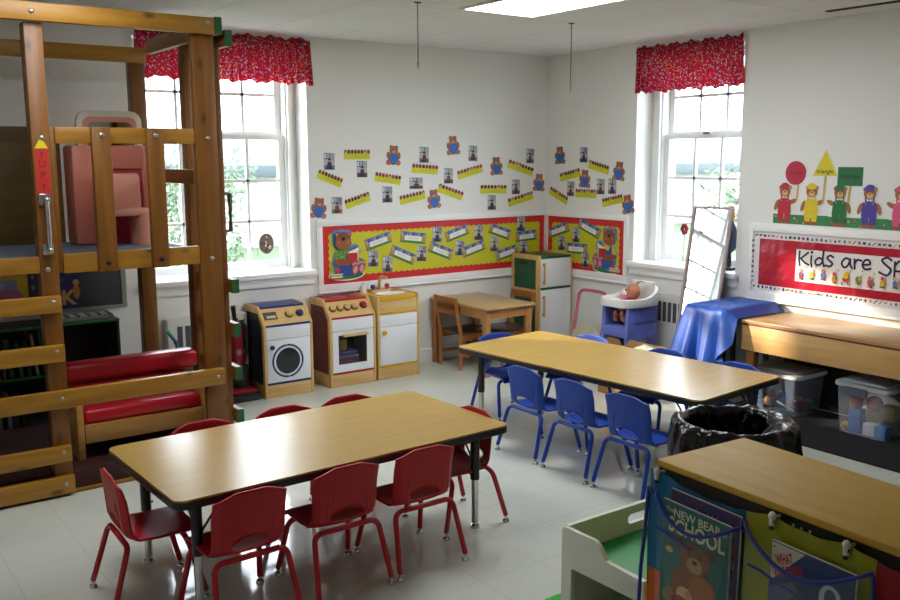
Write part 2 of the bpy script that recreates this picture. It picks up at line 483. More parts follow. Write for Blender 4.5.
# ---- ceiling light, wires, slot
LAMP = mat('lamp_diffuser', '#ffffff', 0.5, emit='#fbfdff', estr=LAMP_E)
LAMP_DIM = mat('lamp_diffuser_dim', '#ffffff', 0.5, emit='#fbfdff', estr=LAMP_E*0.55)
def fixture(x0, x1, y0, y1, label, lm=None):
    t = thing('ceiling_light', label, 'ceiling light', ((x0+x1)/2, (y0+y1)/2, ZC))
    b = B(); w = 0.025
    for lo, hi in (((x0, y0), (x1, y0+w)), ((x0, y1-w), (x1, y1)), ((x0, y0+w), (x0+w, y1-w)), ((x1-w, y0+w), (x1, y1-w))):
        b.box((*lo, ZC-0.012), (*hi, ZC), TRIM, 0.002)
    b.build('frame', t)
    B().box((x0+w, y0+w, ZC-0.008), (x1-w, y1-w, ZC-0.001), lm or LAMP).build('diffuser', t)
    return t
fixture(-2.215, -1.64, -2.93, -1.70, 'lit rectangular fluorescent panel in the tiled ceiling')
WIRE = mat('wire_metal', '#55534e', 0.4, 0.8)
def hangwire(x, y, z, label):
    t = thing('hanging_wire', label, 'wire', (x, y, z))
    B().tube([(x, y, ZC), (x, y, z+0.03)], 0.003, WIRE, 6).build('wire', t)
    B().tube([(x, y, z+0.045), (x+0.006, y, z+0.03), (x, y, z+0.0), (x-0.006, y, z+0.03), (x, y, z+0.045)], 0.0035, mat('brass_hook', '#9a8a5a', 0.4, 0.7), 6).build('hook', t)
    B().box((x-0.02, y-0.006, ZC-0.006), (x+0.02, y+0.006, ZC), WIRE).build('ceiling_clip', t)
hangwire(-2.53, -1.73, 2.20, 'thin hooked wire hanging from the ceiling above the toy sink')
hangwire(-1.23, -1.62, 2.13, 'thin hooked wire hanging from the ceiling near the room corner')
tag(B().box((-0.31, -4.4, ZC-0.006), (-0.265, -2.88, ZC), mat('slot_black', '#1a1815', 0.8)).build('ceiling_slot'),  # thin black strip laid flat on the ceiling tiles
    'narrow black slot in the ceiling along the right wall', 'vent')

# ---- radiators
RADI = mat('radiator_enamel', '#dcdcd6', 0.4); SLOT = mat('radiator_slot', '#4c5058', 0.7)
def radiator(name_label, fr, u0, u1, z1, dep, s0, s1, sz0, sz1, n):
    t = thing('radiator', name_label, 'radiator', fr((u0+u1)/2, -dep/2, 0.0))
    B().box(fr(u0, -dep, 0.0), fr(u1, -0.0005, z1), RADI, 0.008).build('cover', t)
    for k in range(n):
        a = s0+(s1-s0)*k/n; w = (s1-s0)/n
        if k < 40: B().box(fr(a+w*0.12, -dep-0.002, sz0), fr(a+w*0.78, -dep+0.004, sz1), SLOT).build('grille_slot', t)
radiator('white radiator cover under the window behind the wooden loft', frL, -3.52, -2.935, 0.60, 0.09, -3.46, -2.95, 0.33, 0.55, 9)
radiator('white radiator cover under the right window beside the blue drape', frR, 1.30, 2.02, 0.64, 0.045, 1.345, 2.0, 0.42, 0.575, 13)
fixture(-4.80, -4.22, -2.93, -1.70, 'lit fluorescent ceiling panel in front of the play loft', LAMP_DIM)
# ================================================================ stacking chairs
CHROME = mat('chrome', '#c8c8c8', 0.18, 1.0)
BLK = mat('black_enamel', '#1b1c1e', 0.35)
RUB = mat('dark_rubber', '#2a2624', 0.6)
HALF = 0.143
PROF = smooth_path([(-0.122, 0.522, 0), (-0.117, 0.465, 0), (-0.111, 0.40, 0), (-0.105, 0.34, 0), (-0.094, 0.298, 0), (-0.060, 0.276, 0),
                    (0.0, 0.272, 0), (0.07, 0.277, 0), (0.13, 0.282, 0), (0.165, 0.276, 0), (0.185, 0.255, 0)], 4)
NP = len(PROF); SPLIT = 18
def shell_pt(i, t):
    """i: index along the profile, t in -1..1 across"""
    p = PROF[i]; s = i/(NP-1)
    if i <= SPLIT:
        wd = HALF*(1.0-0.03*i/SPLIT)
    else:
        wd = HALF*(1.0-0.06*max(0, (s-0.55)/0.45))
    x = t*wd; y, z = p.x, p.y
    c = max(0.0, abs(x)-0.060)
    k = max(0.0, 1-i/9.0)
    z -= c*0.34*k                                   # cut corners of the top edge
    f = max(0.0, (abs(t)-0.83)/0.17)
    if i <= SPLIT: y += 0.017*f*min(1, 0.35+i/8)       # back flanges bend forward
    if 14 <= i <= 30: z += 0.012*t*t*(1-abs(i-22)/9.0) if abs(i-22) < 9 else 0
    y -= 0.008*(1-t*t)*(1 if i <= SPLIT else 0)
    return V((x, y, z))
def shell(i0, i1, m, hole=None):
    NT = 37; b = B(); g = {}
    for i in range(i0, i1+1):
        for j in range(NT):
            g[i, j] = shell_pt(i, -1+2*j/(NT-1))
    if hole:
        hi, rt, up, dn = hole        # centre index, half width in t, rows above and below
    vs = {k: b.bm.verts.new(p) for k, p in g.items()}
    def inside(i, j):
        if not hole: return False
        hi, rt, up, dn = hole
        t = -1+2*(j+0.5)/(NT-1); d = (i+0.5-hi); r = up if d < 0 else dn
        return (t/rt)**2+(d/r)**2 < 1
    for i in range(i0, i1):
        for j in range(NT-1):
            if inside(i, j): continue
            b._tag([b.bm.faces.new([vs[i, j], vs[i, j+1], vs[i+1, j+1], vs[i+1, j]])], m)
    if hole:                          # pull the jagged rim onto a clean oval
        hi, rt, up, dn = hole
        for (i, j), v in vs.items():
            if v.is_boundary and i0 < i < i1 and 0 < j < NT-1 or (hole and i == i1 and inside(i-1, j)):
                t = -1+2*j/(NT-1); d = i-hi; r = up if d < 0 else dn
                q = math.sqrt((t/rt)**2+(d/r)**2)
                if 0.6 < q < 1.5:
                    tt, ii = t/q, hi+d/q
                    ii = min(max(ii, i0), i1-0.001); a = int(ii); fr = ii-a
                    v.co = shell_pt(a, tt).lerp(shell_pt(min(a+1, NP-1), tt), fr)
    return b
def make_chair(kind, colhex):
    pl = mat(kind+'_plastic', colhex, 0.45, spec=0.4); fr = mat(kind+'_frame', colhex, 0.3)
    t = thing('stacking_chair', 'x', 'chair')
    bk = shell(0, SPLIT, pl, (14.0, 0.54, 2.3, 3.0)).build('backrest', t, world=False, ang=24, solid=0.009, soff=-1)
    shell(SPLIT, NP-1, pl).build('seat', t, world=False, ang=40, solid=0.009, soff=-1)
    # moulded lip over the hand hole and stiffening ribs on the rear of the back
    b = B()
    n = 14; pts = []
    for k in range(n+1):
        a = PI*k/n; tt = 0.54*math.cos(a); ii = 14.0-2.4*math.sin(a); i = int(ii)
        p = shell_pt(i, tt).lerp(shell_pt(i+1, tt), ii-i); pts.append(p+V((0, -0.008-0.004*math.sin(a), 0.004)))
    b.tube(pts, [0.002]+[0.0042]*(n-1)+[0.002], pl, 8)
    for sx in (-1, 1):
        pts = [shell_pt(i, sx*tt)+V((0, -0.0085, 0)) for i, tt in ((6, 0.56), (9, 0.60), (13, 0.66), (16, 0.68))]
        b.tube(pts, [0.0015, 0.004, 0.0045, 0.002], pl, 6)
        pts = [shell_pt(i, sx*tt)+V((0, -0.0075, 0)) for i, tt in ((6, 0.34), (8, 0.47), (9, 0.55))]
        b.tube(pts, [0.001, 0.0035, 0.004], pl, 6)
    b.build('moulded_rib', bk, world=False)
    r = 0.0115
    for nm, yf, yt, zt, xt, name in (('rear', -0.175, -0.105, 0.262, 0.122, 'r'), ('front', 0.175, 0.115, 0.252, 0.118, 'f')):
        for sx in (-1, 1):
            foot = V((sx*0.165, yf, 0.030)); knee = V((sx*(xt+0.024), yt+(yf-yt)*0.15, zt-0.030)); top = V((sx*(xt-0.012), yt, zt))
            path = [foot, foot.lerp(knee, 0.5), knee]
            c = V((sx*(xt+0.018), yt, zt-0.004))
            for k in range(1, 7):
                a = k/6; path.append(knee*(1-a)**2+c*2*a*(1-a)+top*a*a)
            lg = B().tube(path, r, fr, 10).build('leg', t, world=False)
            gb = B(); gb.tube([(foot.x, foot.y, 0.012), tuple(foot)], 0.0075, CHROME, 8)
            gb.lathe([(0.005, 0.016), (0.013, 0.012), (0.016, 0.006), (0.0165, 0.0), ], (foot.x, foot.y, 0), CHROME, 12)
            gb.build('glide', lg, world=False)
        B().tube([(-(xt-0.014), yt, zt), (xt-0.014, yt, zt)], r, fr, 10).build('crossbar', t, world=False)
    return t
def put(o, x, y, rz, label, group):
    o.location = (x, y, 0); o.rotation_euler = (0, 0, rz); o['label'] = label; o['group'] = group; return o
FACE = {'+Y': 0.0, '-Y': PI, '+X': -PI/2, '-X': PI/2}
proto = None
def row(kind, col, group, spots):
    p = make_chair(kind, col)
    made = [p]+[copy_tree(p) for _ in spots[1:]]
    for o, (x, y, f, da, lab) in zip(made, spots):
        put(o, x, y, FACE[f]+math.radians(da), lab, group)
row('red', '#b0101f', 'red chairs around the near table', [
    (-4.300, -3.130, '+Y', 2, 'red chair in the front row of the near table, leftmost of its three backs'),
    (-3.885, -3.105, '+Y', 1, 'red chair in the front row of the near table, middle of three'),
    (-3.51, -3.10, '+Y', 0, 'red chair in the front row of the near table, rightmost of its three backs'),
    (-4.530, -2.765, '+X', -2, 'red chair seen side-on at the left end of the near table'),
    (-3.115, -2.885, '-X', 1, 'red chair at the right end of the near table, seat facing left'),
    (-4.120, -2.440, '-Y', 0, 'red chair behind the near table below the loft post, leftmost of three tops'),
    (-3.715, -2.435, '-Y', 0, 'red chair behind the near table, middle one of the three tops'),
    (-3.370, -2.435, '-Y', 0, 'red chair behind the near table, rightmost of the three tops'),
])
row('blue', '#153f9e', 'blue chairs around the far table', [
    (-2.118, -2.347, '+X', 1, 'blue chair with its back to us at the far table, leftmost of three'),
    (-2.112, -2.741, '+X', 1, 'blue chair with its back to us at the far table, middle of three'),
    (-2.105, -3.125, '+X', 2, 'blue chair with its back to us at the far table, nearest the black bin'),
    (-1.745, -1.590, '-Y', -6, 'blue chair at the left end of the far table, by the small wooden table'),
    (-1.385, -1.915, '-X', 4, 'blue chair tucked behind the far table in front of the toy high chair'),
    (-1.345, -2.53, '-X', 4, 'blue chair tucked behind the far table near the cardboard box'),
    (-1.305, -3.03, '-X', 4, 'blue chair tucked behind the far table at its right corner, near clear bins'),
])

# ================================================================ activity tables
LAM = wood('oak_laminate', '#aa8840', '#b3924c', 0, 9, 10, 0.27)
LAM2 = wood('oak_laminate_far', '#b29048', '#bb9a56', 1, 9, 10, 0.27)
EDGE = mat('black_edge_band', '#1c1d20', 0.45)
def rounded(x0, y0, x1, y1, r, n=6):
    o = []
    for cx, cy, a in ((x1-r, y1-r, 0), (x0+r, y1-r, PI/2), (x0+r, y0+r, PI), (x1-r, y0+r, 1.5*PI)):
        for k in range(n+1): o.append((cx+r*math.cos(a+PI/2*k/n), cy+r*math.sin(a+PI/2*k/n)))
    return o
def table(cx, cy, rz, L, W, H, top, label, lz):
    t = thing('activity_table', label, 'table', (cx, cy, 0), rz)
    b = B(); P = rounded(-L/2, -W/2, L/2, W/2, 0.045)
    b.prism(P, (0, 0, H-0.008), (1, 0, 0), (0, 1, 0), (0, 0, 0.008), top)
    b.build('tabletop', t, world=False)
    b = B(); P = rounded(-L/2-0.002, -W/2-0.002, L/2+0.002, W/2+0.002, 0.047)
    b.prism(P, (0, 0, H-0.036), (1, 0, 0), (0, 1, 0), (0, 0, 0.0275), EDGE, bev=0.003)
    b.build('edge_band', t, world=False)
    for sx in (-1, 1):
        for sy in (-1, 1):
            x, y = sx*(L/2-0.115), sy*(W/2-0.115)
            b = B(); b.tube([(x, y, lz), (x, y, H-0.035)], 0.0215, BLK, 14)
            b.obox((x, y, H-0.041), (0.11, 0.11, 0.006), m=BLK)
            b.tube([(x-sx*0.12, y, H-0.045), (x, y, H-0.20)], 0.005, BLK, 6); b.tube([(x, y-sy*0.12, H-0.045), (x, y, H-0.20)], 0.005, BLK, 6)
            lg = b.build('leg', t, world=False)
            b = B(); b.tube([(x, y, 0.03), (x, y, lz+0.01)], 0.0165, CHROME, 14)
            b.build('leg_insert', lg, world=False)
            b = B(); b.lathe([(0.010, 0.035), (0.012, 0.02), (0.021, 0.012), (0.023, 0.0)], (x, y, 0), CHROME, 14); b.build('glide', lg, world=False)
            b = B(); b.tube([(x-sx*0.03, y, lz+0.03), (x-sx*0.018, y, lz+0.03)], 0.005, BLK, 8); b.build('height_screw', lg, world=False)
    return t
table(-3.772, -2.757, math.radians(1.6), 1.56, 0.79, 0.50, LAM, 'long oak-topped table with red chairs around it, nearest to us', 0.235)
table(-1.668, -2.440, math.radians(-90+5.6), 1.82, 0.79, 0.50, LAM2, 'long oak-topped table with blue chairs around it, right of centre', 0.20)

# ================================================================ play kitchen
MAPLE = wood('maple_ply', '#c79f5c', '#d8b677', 2, 9, 10, 0.4)
MAPLEX = wood('maple_ply_front', '#c9a263', '#d9b87b', 0, 9, 10, 0.4)
WLAM = mat('white_laminate', '#e2e4e8', 0.3)
NAVY = mat('navy_paint', '#1c2a6b', 0.35); NAVYD = mat('navy_panel', '#14172f', 0.4)
REDP = mat('red_paint', '#a81a24', 0.35); REDD = mat('dark_red_panel', '#6a1420', 0.4)
YEL = mat('yellow_paint', '#d9a514', 0.35); DGLASS = mat('dark_window', '#23262c', 0.12)
GRN = mat('green_paint', '#14532f', 0.3); INSIDE = mat('cabinet_inside', '#54493a', 0.7)
ZT, YF, YB = 0.655, -0.335, -0.012
def side_panel(t, x0, x1, inset, name='side_panel', slope=True, inset_out=-1, zt=ZT):
    """plywood side with the top front corner cut off and a painted recess outside"""
    pr = [(YB, 0), (YF, 0), (YF, zt-0.125), (-0.225, zt), (YB, zt)] if slope else [(YB, 0), (YF, 0), (YF, zt), (YB, zt)]
    o = B().prism(pr, (x0, 0, 0), (0, 1, 0), (0, 0, 1), (x1-x0, 0, 0), MAPLE, bev=0.003).build(name, t)
    if inset is not None:
        xi = x0 if inset_out < 0 else x1; e = inset_out*0.001
        q = [(YB-0.03, 0.10), (YF+0.035, 0.10), (YF+0.035, zt-0.145), (-0.235, zt-0.05), (YB-0.03, zt-0.05)] if slope else [(YB-0.03, 0.06), (YF+0.04, 0.06), (YF+0.04, zt-0.06), (YB-0.03, zt-0.06)]
        B().prism(q, (xi, 0, 0), (0, 1, 0), (0, 0, 1), (e*2, 0, 0), inset).build('painted_inset', o)
        yc = (YB+YF)/2+0.02
        B().box((xi+e*3, yc-0.05, zt-0.115), (xi+e*1.5, yc+0.05, zt-0.09), BLK).build('finger_slot', o)
    return o
def knob(t, x, y, z, r, m, name='knob', d=0.028):
    return B().lathe([(r*0.55, 0.0), (r*0.6, d*0.35), (r, d*0.45), (r*0.95, d*0.9), (r*0.5, d)], (x, y, z), m, 16, 'Y' ).build(name, t)
def front_knob(t, x, z, r, m, name='knob', yf=YF, d=0.028):
    b = B(); b.lathe([(r*0.55, 0.0), (r*0.6, -d*0.35), (r, -d*0.45), (r*0.95, -d*0.9), (r*0.5, -d)], (0, 0, 0), m, 16, 'Z')
    M = Matrix.Translation((x, yf, z)) @ Matrix.Rotation(PI/2, 4, 'X') @ Matrix.Scale(-1, 4, (0, 0, 1))
    b.bm.transform(Matrix.Translation((x, yf, z)) @ Matrix.Rotation(-PI/2, 4, 'X'))
    # local -Z turns to -Y
    b2 = b
    for v in b2.bm.verts:
        v.co.y = yf-abs(v.co.y-yf)
    return b2.build(name, t)
def slope_pt(u, off=0.0):
    """a point on the sloped control panel, u 0 (bottom) .. 1 (top)"""
    y0, z0, y1, z1 = YF, ZT-0.125, -0.225, ZT-0.012
    n = V((0, -(z1-z0), (y1-y0))).normalized()
    n = V((0, -0.73, 0.68))
    return V((0, y0+(y1-y0)*u, z0+(z1-z0)*u))+n*off
def dial(t, x, u, r, m, name='control_dial', d=0.025):
    b = B(); b.lathe([(r, 0.0), (r, d*0.6), (r*0.85, d), (r*0.2, d)], (0, 0, 0), m, 16)
    b.lathe([(r*1.25, 0.0), (r*1.25, 0.008), (r*1.0, 0.0085)], (0, 0, 0), BLK, 16)
    n = V((0, -0.73, 0.68)); M = Matrix.Translation(slope_pt(u)+V((x, 0, 0))) @ n.to_track_quat('Z', 'X').to_matrix().to_4x4()
    b.bm.transform(M)
    b.obox(slope_pt(u, d+0.002)+V((x, 0, 0)), (r*0.3, 0.004, r*1.5), (math.radians(-43), 0, 0.3), m)
    return b.build(name, t)
def unit(name, label, x0, x1, colr, inset, cat, cavity=None):
    t = thing(name, label, cat, ((x0+x1)/2, (YF+YB)/2, 0))
    side_panel(t, x0, x0+0.02, inset, inset_out=-1); side_panel(t, x1-0.02, x1, None)
    a, c = x0+0.02, x1-0.02
    bx('kick_board', (a, YF+0.004, 0.0), (c, YF+0.02, 0.095), MAPLEX, t)
    bx('lower_stripe', (a, YF+0.002, 0.095), (c, YF+0.02, 0.110), colr, t)
    bx('drawer_front', (a, YF+0.001, 0.425), (c, YF+0.02, 0.515), WLAM, t, 0.002)
    bx('upper_stripe', (a, YF-0.001, 0.517), (c, YF+0.02, 0.532), colr, t)
    b = B(); p = slope_pt(0); q = slope_pt(1)
    b.prism([(0, 0), (1, 0), (1, 1), (0, 1)], (a, p.y, p.z+0.002), (c-a, 0, 0), (0, q.y-p.y, q.z-p.z), (0, 0.012, -0.012), MAPLEX); b.build('control_panel', t)
    bx('worktop', (a, -0.235, ZT-0.022), (c, YB, ZT-0.004), colr, t)
    return t, a, c
# washing machine
t, a, c = unit('toy_washing_machine', 'wooden toy washing machine with navy top and round dark window', -2.922, -2.538, NAVY, NAVYD, 'toy washing machine')
bx('cabinet_body', (a, YF+0.02, 0.02), (c, YB, 0.515), INSIDE, t)
d = bx('door', (a+0.002, YF+0.0, 0.112), (c-0.002, YF+0.02, 0.422), WLAM, t, 0.002)
cx, cz = -2.742, 0.262
B().tube(arc((cx, YF-0.002, cz), 0.116, 0, 2*PI*0.9999, 40, ((1, 0, 0), (0, 0, 1))), 0.0065, NAVY, 8).build('window_ring', d)
b = B(); b.prism([(0.108*math.cos(2*PI*k/36), 0.108*math.sin(2*PI*k/36)) for k in range(36)], (cx, YF-0.003, cz), (1, 0, 0), (0, 0, 1), (0, 0.004, 0), WLAM); b.build('window_rim', d)
b = B(); b.prism([(0.094*math.cos(2*PI*k/36), 0.094*math.sin(2*PI*k/36)) for k in range(36)], (cx, YF-0.005, cz), (1, 0, 0), (0, 0, 1), (0, 0.005, 0), DGLASS); b.build('round_window', d)
front_knob(d, -2.866, 0.372, 0.017, NAVY, 'door_knob')
dial(t, -2.70, 0.5, 0.024, MAPLE); dial(t, -2.615, 0.5, 0.024, NAVY)
p = slope_pt(0.5)
B().obox((-2.845, slope_pt(0.5, 0.003).y, slope_pt(0.5, 0.003).z), (0.10, 0.062, 0.006), (math.radians(47), 0, 0), mat('display_frame', '#34363a', 0.5)).obox((-2.842, slope_pt(0.42, 0.006).y, slope_pt(0.42, 0.006).z), (0.07, 0.022, 0.005), (math.radians(47), 0, 0), mat('display_label', '#c9b98a', 0.5)).build('display', t)
# stove
t, a, c = unit('toy_stove', 'wooden toy stove with red top and five dials', -2.398, -2.004, REDP, REDD, 'toy stove')
b = B(); b.box((a, YB-0.012, 0.02), (c, YB, 0.515), INSIDE); b.box((a, YF+0.02, 0.105), (c, YB, 0.118), INSIDE); b.box((a, YF+0.02, 0.50), (c, YB, 0.515), INSIDE)
b.build('oven_cavity', t)
wx0, wx1, wz0, wz1 = -2.328, -2.083, 0.168, 0.392
b = B(); b.box((a+.002, YF, 0.112), (wx0, YF+0.018, 0.422), WLAM); b.box((wx1, YF, 0.112), (c-.002, YF+0.018, 0.422), WLAM)
b.box((wx0, YF, 0.112), (wx1, YF+0.018, wz0), WLAM); b.box((wx0, YF, wz1), (wx1, YF+0.018, 0.422), WLAM)
d = b.build('oven_door', t)
B().box((wx0-.004, YF+0.006, wz0-.004), (wx1+.004, YF+0.009, wz1+.004), clear('smoked_pane', '#1c1e22', 0.72, 0.08)).build('oven_window', d)
b = B(); b.box((-2.295, YF-0.032, 0.382), (-2.085, YF-0.018, 0.402), MAPLEX, 0.004)
for x in (-2.285, -2.095): b.box((x-0.008, YF-0.02, 0.384), (x+0.008, YF, 0.400), MAPLEX)
b.build('door_handle', d)
for x in (-2.345, -2.283, -2.221, -2.159): 
    o = dial(t, x, 0.5, 0.023, MAPLE)
dial(t, -2.078, 0.55, 0.025, REDP)
b = B()
for x, y in ((-2.29, -0.07), (-2.12, -0.07), (-2.29, -0.165), (-2.12, -0.165)): b.lathe([(0.045, 0), (0.045, 0.001)], (x, y, ZT-0.004), mat('burner_red', '#8e2028', 0.5), 24)
b.build('burner', t)
# things in the oven
pt = thing('toy_pot', 'yellow toy pot behind the window of the toy stove', 'toy pot', (-2.262, -0.24, 0.262))
B().lathe([(0.045, 0), (0.052, 0.01), (0.052, 0.085), (0.047, 0.085), (0.045, 0.012)], (-2.262, -0.24, 0.262), mat('mustard', '#b98d3a', 0.5), 20).build('pot_body', pt)
B().tube([(-2.21, -0.24, 0.32), (-2.17, -0.24, 0.325)], 0.007, BLK, 8).build('pot_handle', pt)
pt = thing('toy_basket', 'pink toy basket behind the window of the toy stove', 'toy basket', (-2.24, -0.24, 0.118))
b = B()
for k in range(13):
    u = -0.085+0.17*k/12
    b.box((-2.23+u-0.003, -0.305, 0.121), (-2.23+u+0.003, -0.300, 0.225), mat('pink_basket', '#c87c9a', 0.5))
b.box((-2.32, -0.307, 0.215), (-2.14, -0.18, 0.228), mat('lilac_rim', '#9a93c4', 0.5)); b.box((-2.32, -0.307, 0.118), (-2.14, -0.18, 0.124), mat('pink_basket', '#c87c9a', 0.5))
b.box((-2.32, -0.305, 0.165), (-2.14, -0.300, 0.172), mat('pink_basket', '#c87c9a', 0.5))
b.build('basket', pt)
b = B(); b.box((-2.318, -0.30, 0.232), (-2.145, -0.18, 0.258), mat('toy_tray_blue', '#5d6ea8', 0.5), 0.004); tag(b.build('toy_tray'), 'small blue tray on the pink basket inside the toy stove', 'toy tray')
# sink
t = thing('toy_sink', 'wooden toy sink cabinet with yellow top and white basin', 'toy sink', (-1.795, -0.17, 0))
x0, x1 = -1.986, -1.605; a, c = x0+0.02, x1-0.02
side_panel(t, x0, x0+0.02, None, slope=False, zt=ZT); side_panel(t, x1-0.02, x1, None, slope=False, zt=ZT)
bx('kick_board', (a, YF+0.004, 0), (c, YF+0.02, 0.09), MAPLEX, t); bx('lower_stripe', (a, YF+0.001, 0.092), (c, YF+0.02, 0.108), YEL, t)
bx('drawer_front', (a, YF+0.001, 0.415), (c, YF+0.02, 0.505), WLAM, t, 0.002)
d = bx('door', (a+.002, YF, 0.112), (c-.002, YF+0.02, 0.412), WLAM, t, 0.002); front_knob(d, -1.934, 0.372, 0.018, YEL, 'door_knob')
bx('upper_stripe', (a, YF-0.001, 0.507), (c, YF+0.02, 0.524), YEL, t)
bx('front_board', (a, YF+0.003, 0.524), (c, YF+0.02, 0.618), MAPLEX, t)
bx('cabinet_body', (a, YF+0.02, 0.02), (c, YB, 0.55), INSIDE, t)
b = B()      # yellow top with an oval opening
ex, ey = 0.125, 0.085; ccx, ccy = -1.795, -0.205
hole = [(ccx+ex*math.cos(2*PI*k/32), ccy+ey*math.sin(2*PI*k/32)) for k in range(32)]
def onrect(px, py):
    dx, dy = px-ccx, py-ccy; s = 1e9
    if dx: s = min(s, ((c if dx > 0 else a)-ccx)/dx)
    if dy: s = min(s, ((YB if dy > 0 else YF-0.004)-ccy)/dy)
    return (ccx+dx*s, ccy+dy*s)
zt = ZT-0.006
H = [b.bm.verts.new((*p, zt)) for p in hole]; O = [b.bm.verts.new((*onrect(*p), zt)) for p in hole]; O2 = [b.bm.verts.new((v.co.x, v.co.y, zt-0.03)) for v in O]
for k in range(32):
    j = (k+1) % 32; b.bm.faces.new([H[k], H[j], O[j], O[k]]); b.bm.faces.new([O[k], O[j], O2[j], O2[k]])
b.build('countertop', t, m=YEL)
b = B(); rings = []
for s_, z in ((1.08, 0.004), (1.0, 0.004), (0.93, -0.03), (0.75, -0.075), (0.2, -0.085)):
    rings.append([b.bm.verts.new((ccx+ex*s_*math.cos(2*PI*k/32), ccy+ey*s_*math.sin(2*PI*k/32), zt+z)) for k in range(32)])
for A, Q in zip(rings, rings[1:]):
    for k in range(32): b.bm.faces.new([A[k], A[(k+1) % 32], Q[(k+1) % 32], Q[k]])
b.bm.faces.new(rings[-1]); b.build('basin', t, m=mat('white_basin', '#eceef0', 0.25))
bx('faucet_block', (-1.90, -0.115, zt), (-1.72, -0.06, zt+0.02), MAPLEX, t, 0.004)
B().tube(smooth_path([(-1.815, -0.088, zt+0.02), (-1.815, -0.088, zt+0.08), (-1.812, -0.105, zt+0.118), (-1.795, -0.16, zt+0.118)], 5), 0.014, MAPLE, 10).build('faucet', t)
for x, m in ((-1.875, NAVY), (-1.745, REDP)):
    B().lathe([(0.008, 0.02), (0.008, 0.03), (0.019, 0.034), (0.021, 0.048), (0.014, 0.062)], (x, -0.088, zt), m, 14).build('tap_knob', t)
t = thing('soap_pump', 'white soap pump bottle on the corner between toy stove and toy sink', 'soap bottle', (-1.945, -0.06, zt))
B().lathe([(0.026, 0), (0.027, 0.045), (0.022, 0.058), (0.010, 0.064)], (-1.945, -0.06, zt), mat('white_bottle', '#e6e4de', 0.4), 16).build('bottle', t)
B().lathe([(0.010, 0.064), (0.010, 0.074), (0.004, 0.076), (0.004, 0.086)], (-1.945, -0.06, zt), mat('cream_pump', '#cfc9bb', 0.4), 10).build('pump', t)
# fridge
FX0, FX1, FY0, FY1, FZ = -0.418, -0.034, -0.405, -0.034, 0.87
t = thing('toy_refrigerator', 'tall wooden toy refrigerator with white doors and green sides in the corner', 'toy refrigerator', ((FX0+FX1)/2, (FY0+FY1)/2, 0))
for xa, xb, out in ((FX0, FX0+0.02, -1), (FX1-0.02, FX1, 1)):
    o = bx('side_panel', (xa, FY0, 0), (xb, FY1, FZ), MAPLE, t, 0.003)
    if out < 0:
        for za, zb in ((0.08, 0.52), (0.575, 0.83)):
            B().box((xa-0.002, FY0+0.045, za), (xa+0.001, FY1-0.045, zb), GRN).build('painted_inset', o)
        B().box((xa-0.004, -0.25, 0.785), (xa, -0.16, 0.808), BLK).build('finger_slot', o)
bx('cabinet_body', (FX0+0.02, FY0+0.02, 0.02), (FX1-0.02, FY1, FZ-0.03), INSIDE, t)
bx('top_board', (FX0+0.02, FY0, FZ-0.03), (FX1-0.02, FY1, FZ-0.01), GRN, t)
bx('green_stripe', (FX0+0.02, FY0+0.001, 0.572), (FX1-0.02, FY0+0.02, 0.592), GRN, t)
bx('kick_board', (FX0+0.02, FY0+0.004, 0), (FX1-0.02, FY0+0.02, 0.09), MAPLEX, t)
for za, zb, h0, h1 in ((0.095, 0.570, 0.345, 0.525), (0.594, FZ-0.032, 0.625, 0.808)):
    d = bx('door', (FX0+0.021, FY0-0.002, za), (FX1-0.021, FY0+0.016, zb), WLAM, t, 0.003)
    b = B(); b.box((FX0+0.035, FY0-0.032, h0), (FX0+0.051, FY0-0.018, h1), MAPLE, 0.004)
    for z in (h0+0.015, h1-0.015): b.box((FX0+0.036, FY0-0.02, z-0.01), (FX0+0.050, FY0, z+0.01), MAPLE)
    b.build('door_handle', d)

# ================================================================ small wooden table and two chairs
WOODT = wood('table_beech', '#a98a5c', '#b89a6a', 1, 7, 14, 0.35); WOODL = wood('leg_beech', '#a8713a', '#b8824a', 2, 9, 12, 0.4)
t = thing('wooden_table', 'small square-legged wooden table against the left wall beside the toy refrigerator', 'table', (-1.035, -0.395, 0))
bx('tabletop', (-1.288, -0.785, 0.53), (-0.782, -0.02, 0.552), WOODT, t, 0.006)
b = B()
for lo, hi in (((-1.25, -0.755), (-0.82, -0.735)), ((-1.25, -0.06), (-0.82, -0.04)), ((-1.265, -0.74), (-1.245, -0.06)), ((-0.825, -0.74), (-0.805, -0.06))):
    b.box((*lo, 0.455), (*hi, 0.53), WOODL)
b.build('apron', t)
for x in (-1.245, -0.828):
    for y in (-0.735, -0.055): bx('leg', (x-0.024, y-0.024, 0), (x+0.024, y+0.024, 0.53), WOODL, t, 0.004)
CHW = wood('chair_beech', '#93561f', '#a96a2d', 2, 9, 12, 0.35); SEATW = wood('chair_seat', '#4a3526', '#5b4433', 0, 8, 10, 0.3)
t = thing('wooden_chair', 'small wooden slat-back chair at the left end of the small wooden table', 'chair', (0, 0, 0), group='wooden chairs at the small table')
for sy in (-1, 1):
    B().tube([(-0.15, sy*0.14, 0), (-0.15, sy*0.14, 0.30), (-0.205, sy*0.14, 0.59)], 0.019, CHW, 4).build('leg', t, world=False, ang=30)
    B().tube([(0.135, sy*0.14, 0), (0.135, sy*0.14, 0.28)], 0.019, CHW, 4).build('leg', t, world=False, ang=30)
for z0, z1 in ((0.535, 0.59), (0.445, 0.49)):
    x = -0.15-0.055*((z0+z1)/2-0.30)/0.29
    B().box((x-0.009, -0.14, z0), (x+0.009, 0.14, z1), CHW, 0.004).build('back_slat', t, world=False)
B().box((-0.15, -0.155, 0.285), (0.165, 0.155, 0.305), SEATW, 0.006).build('seat', t, world=False)
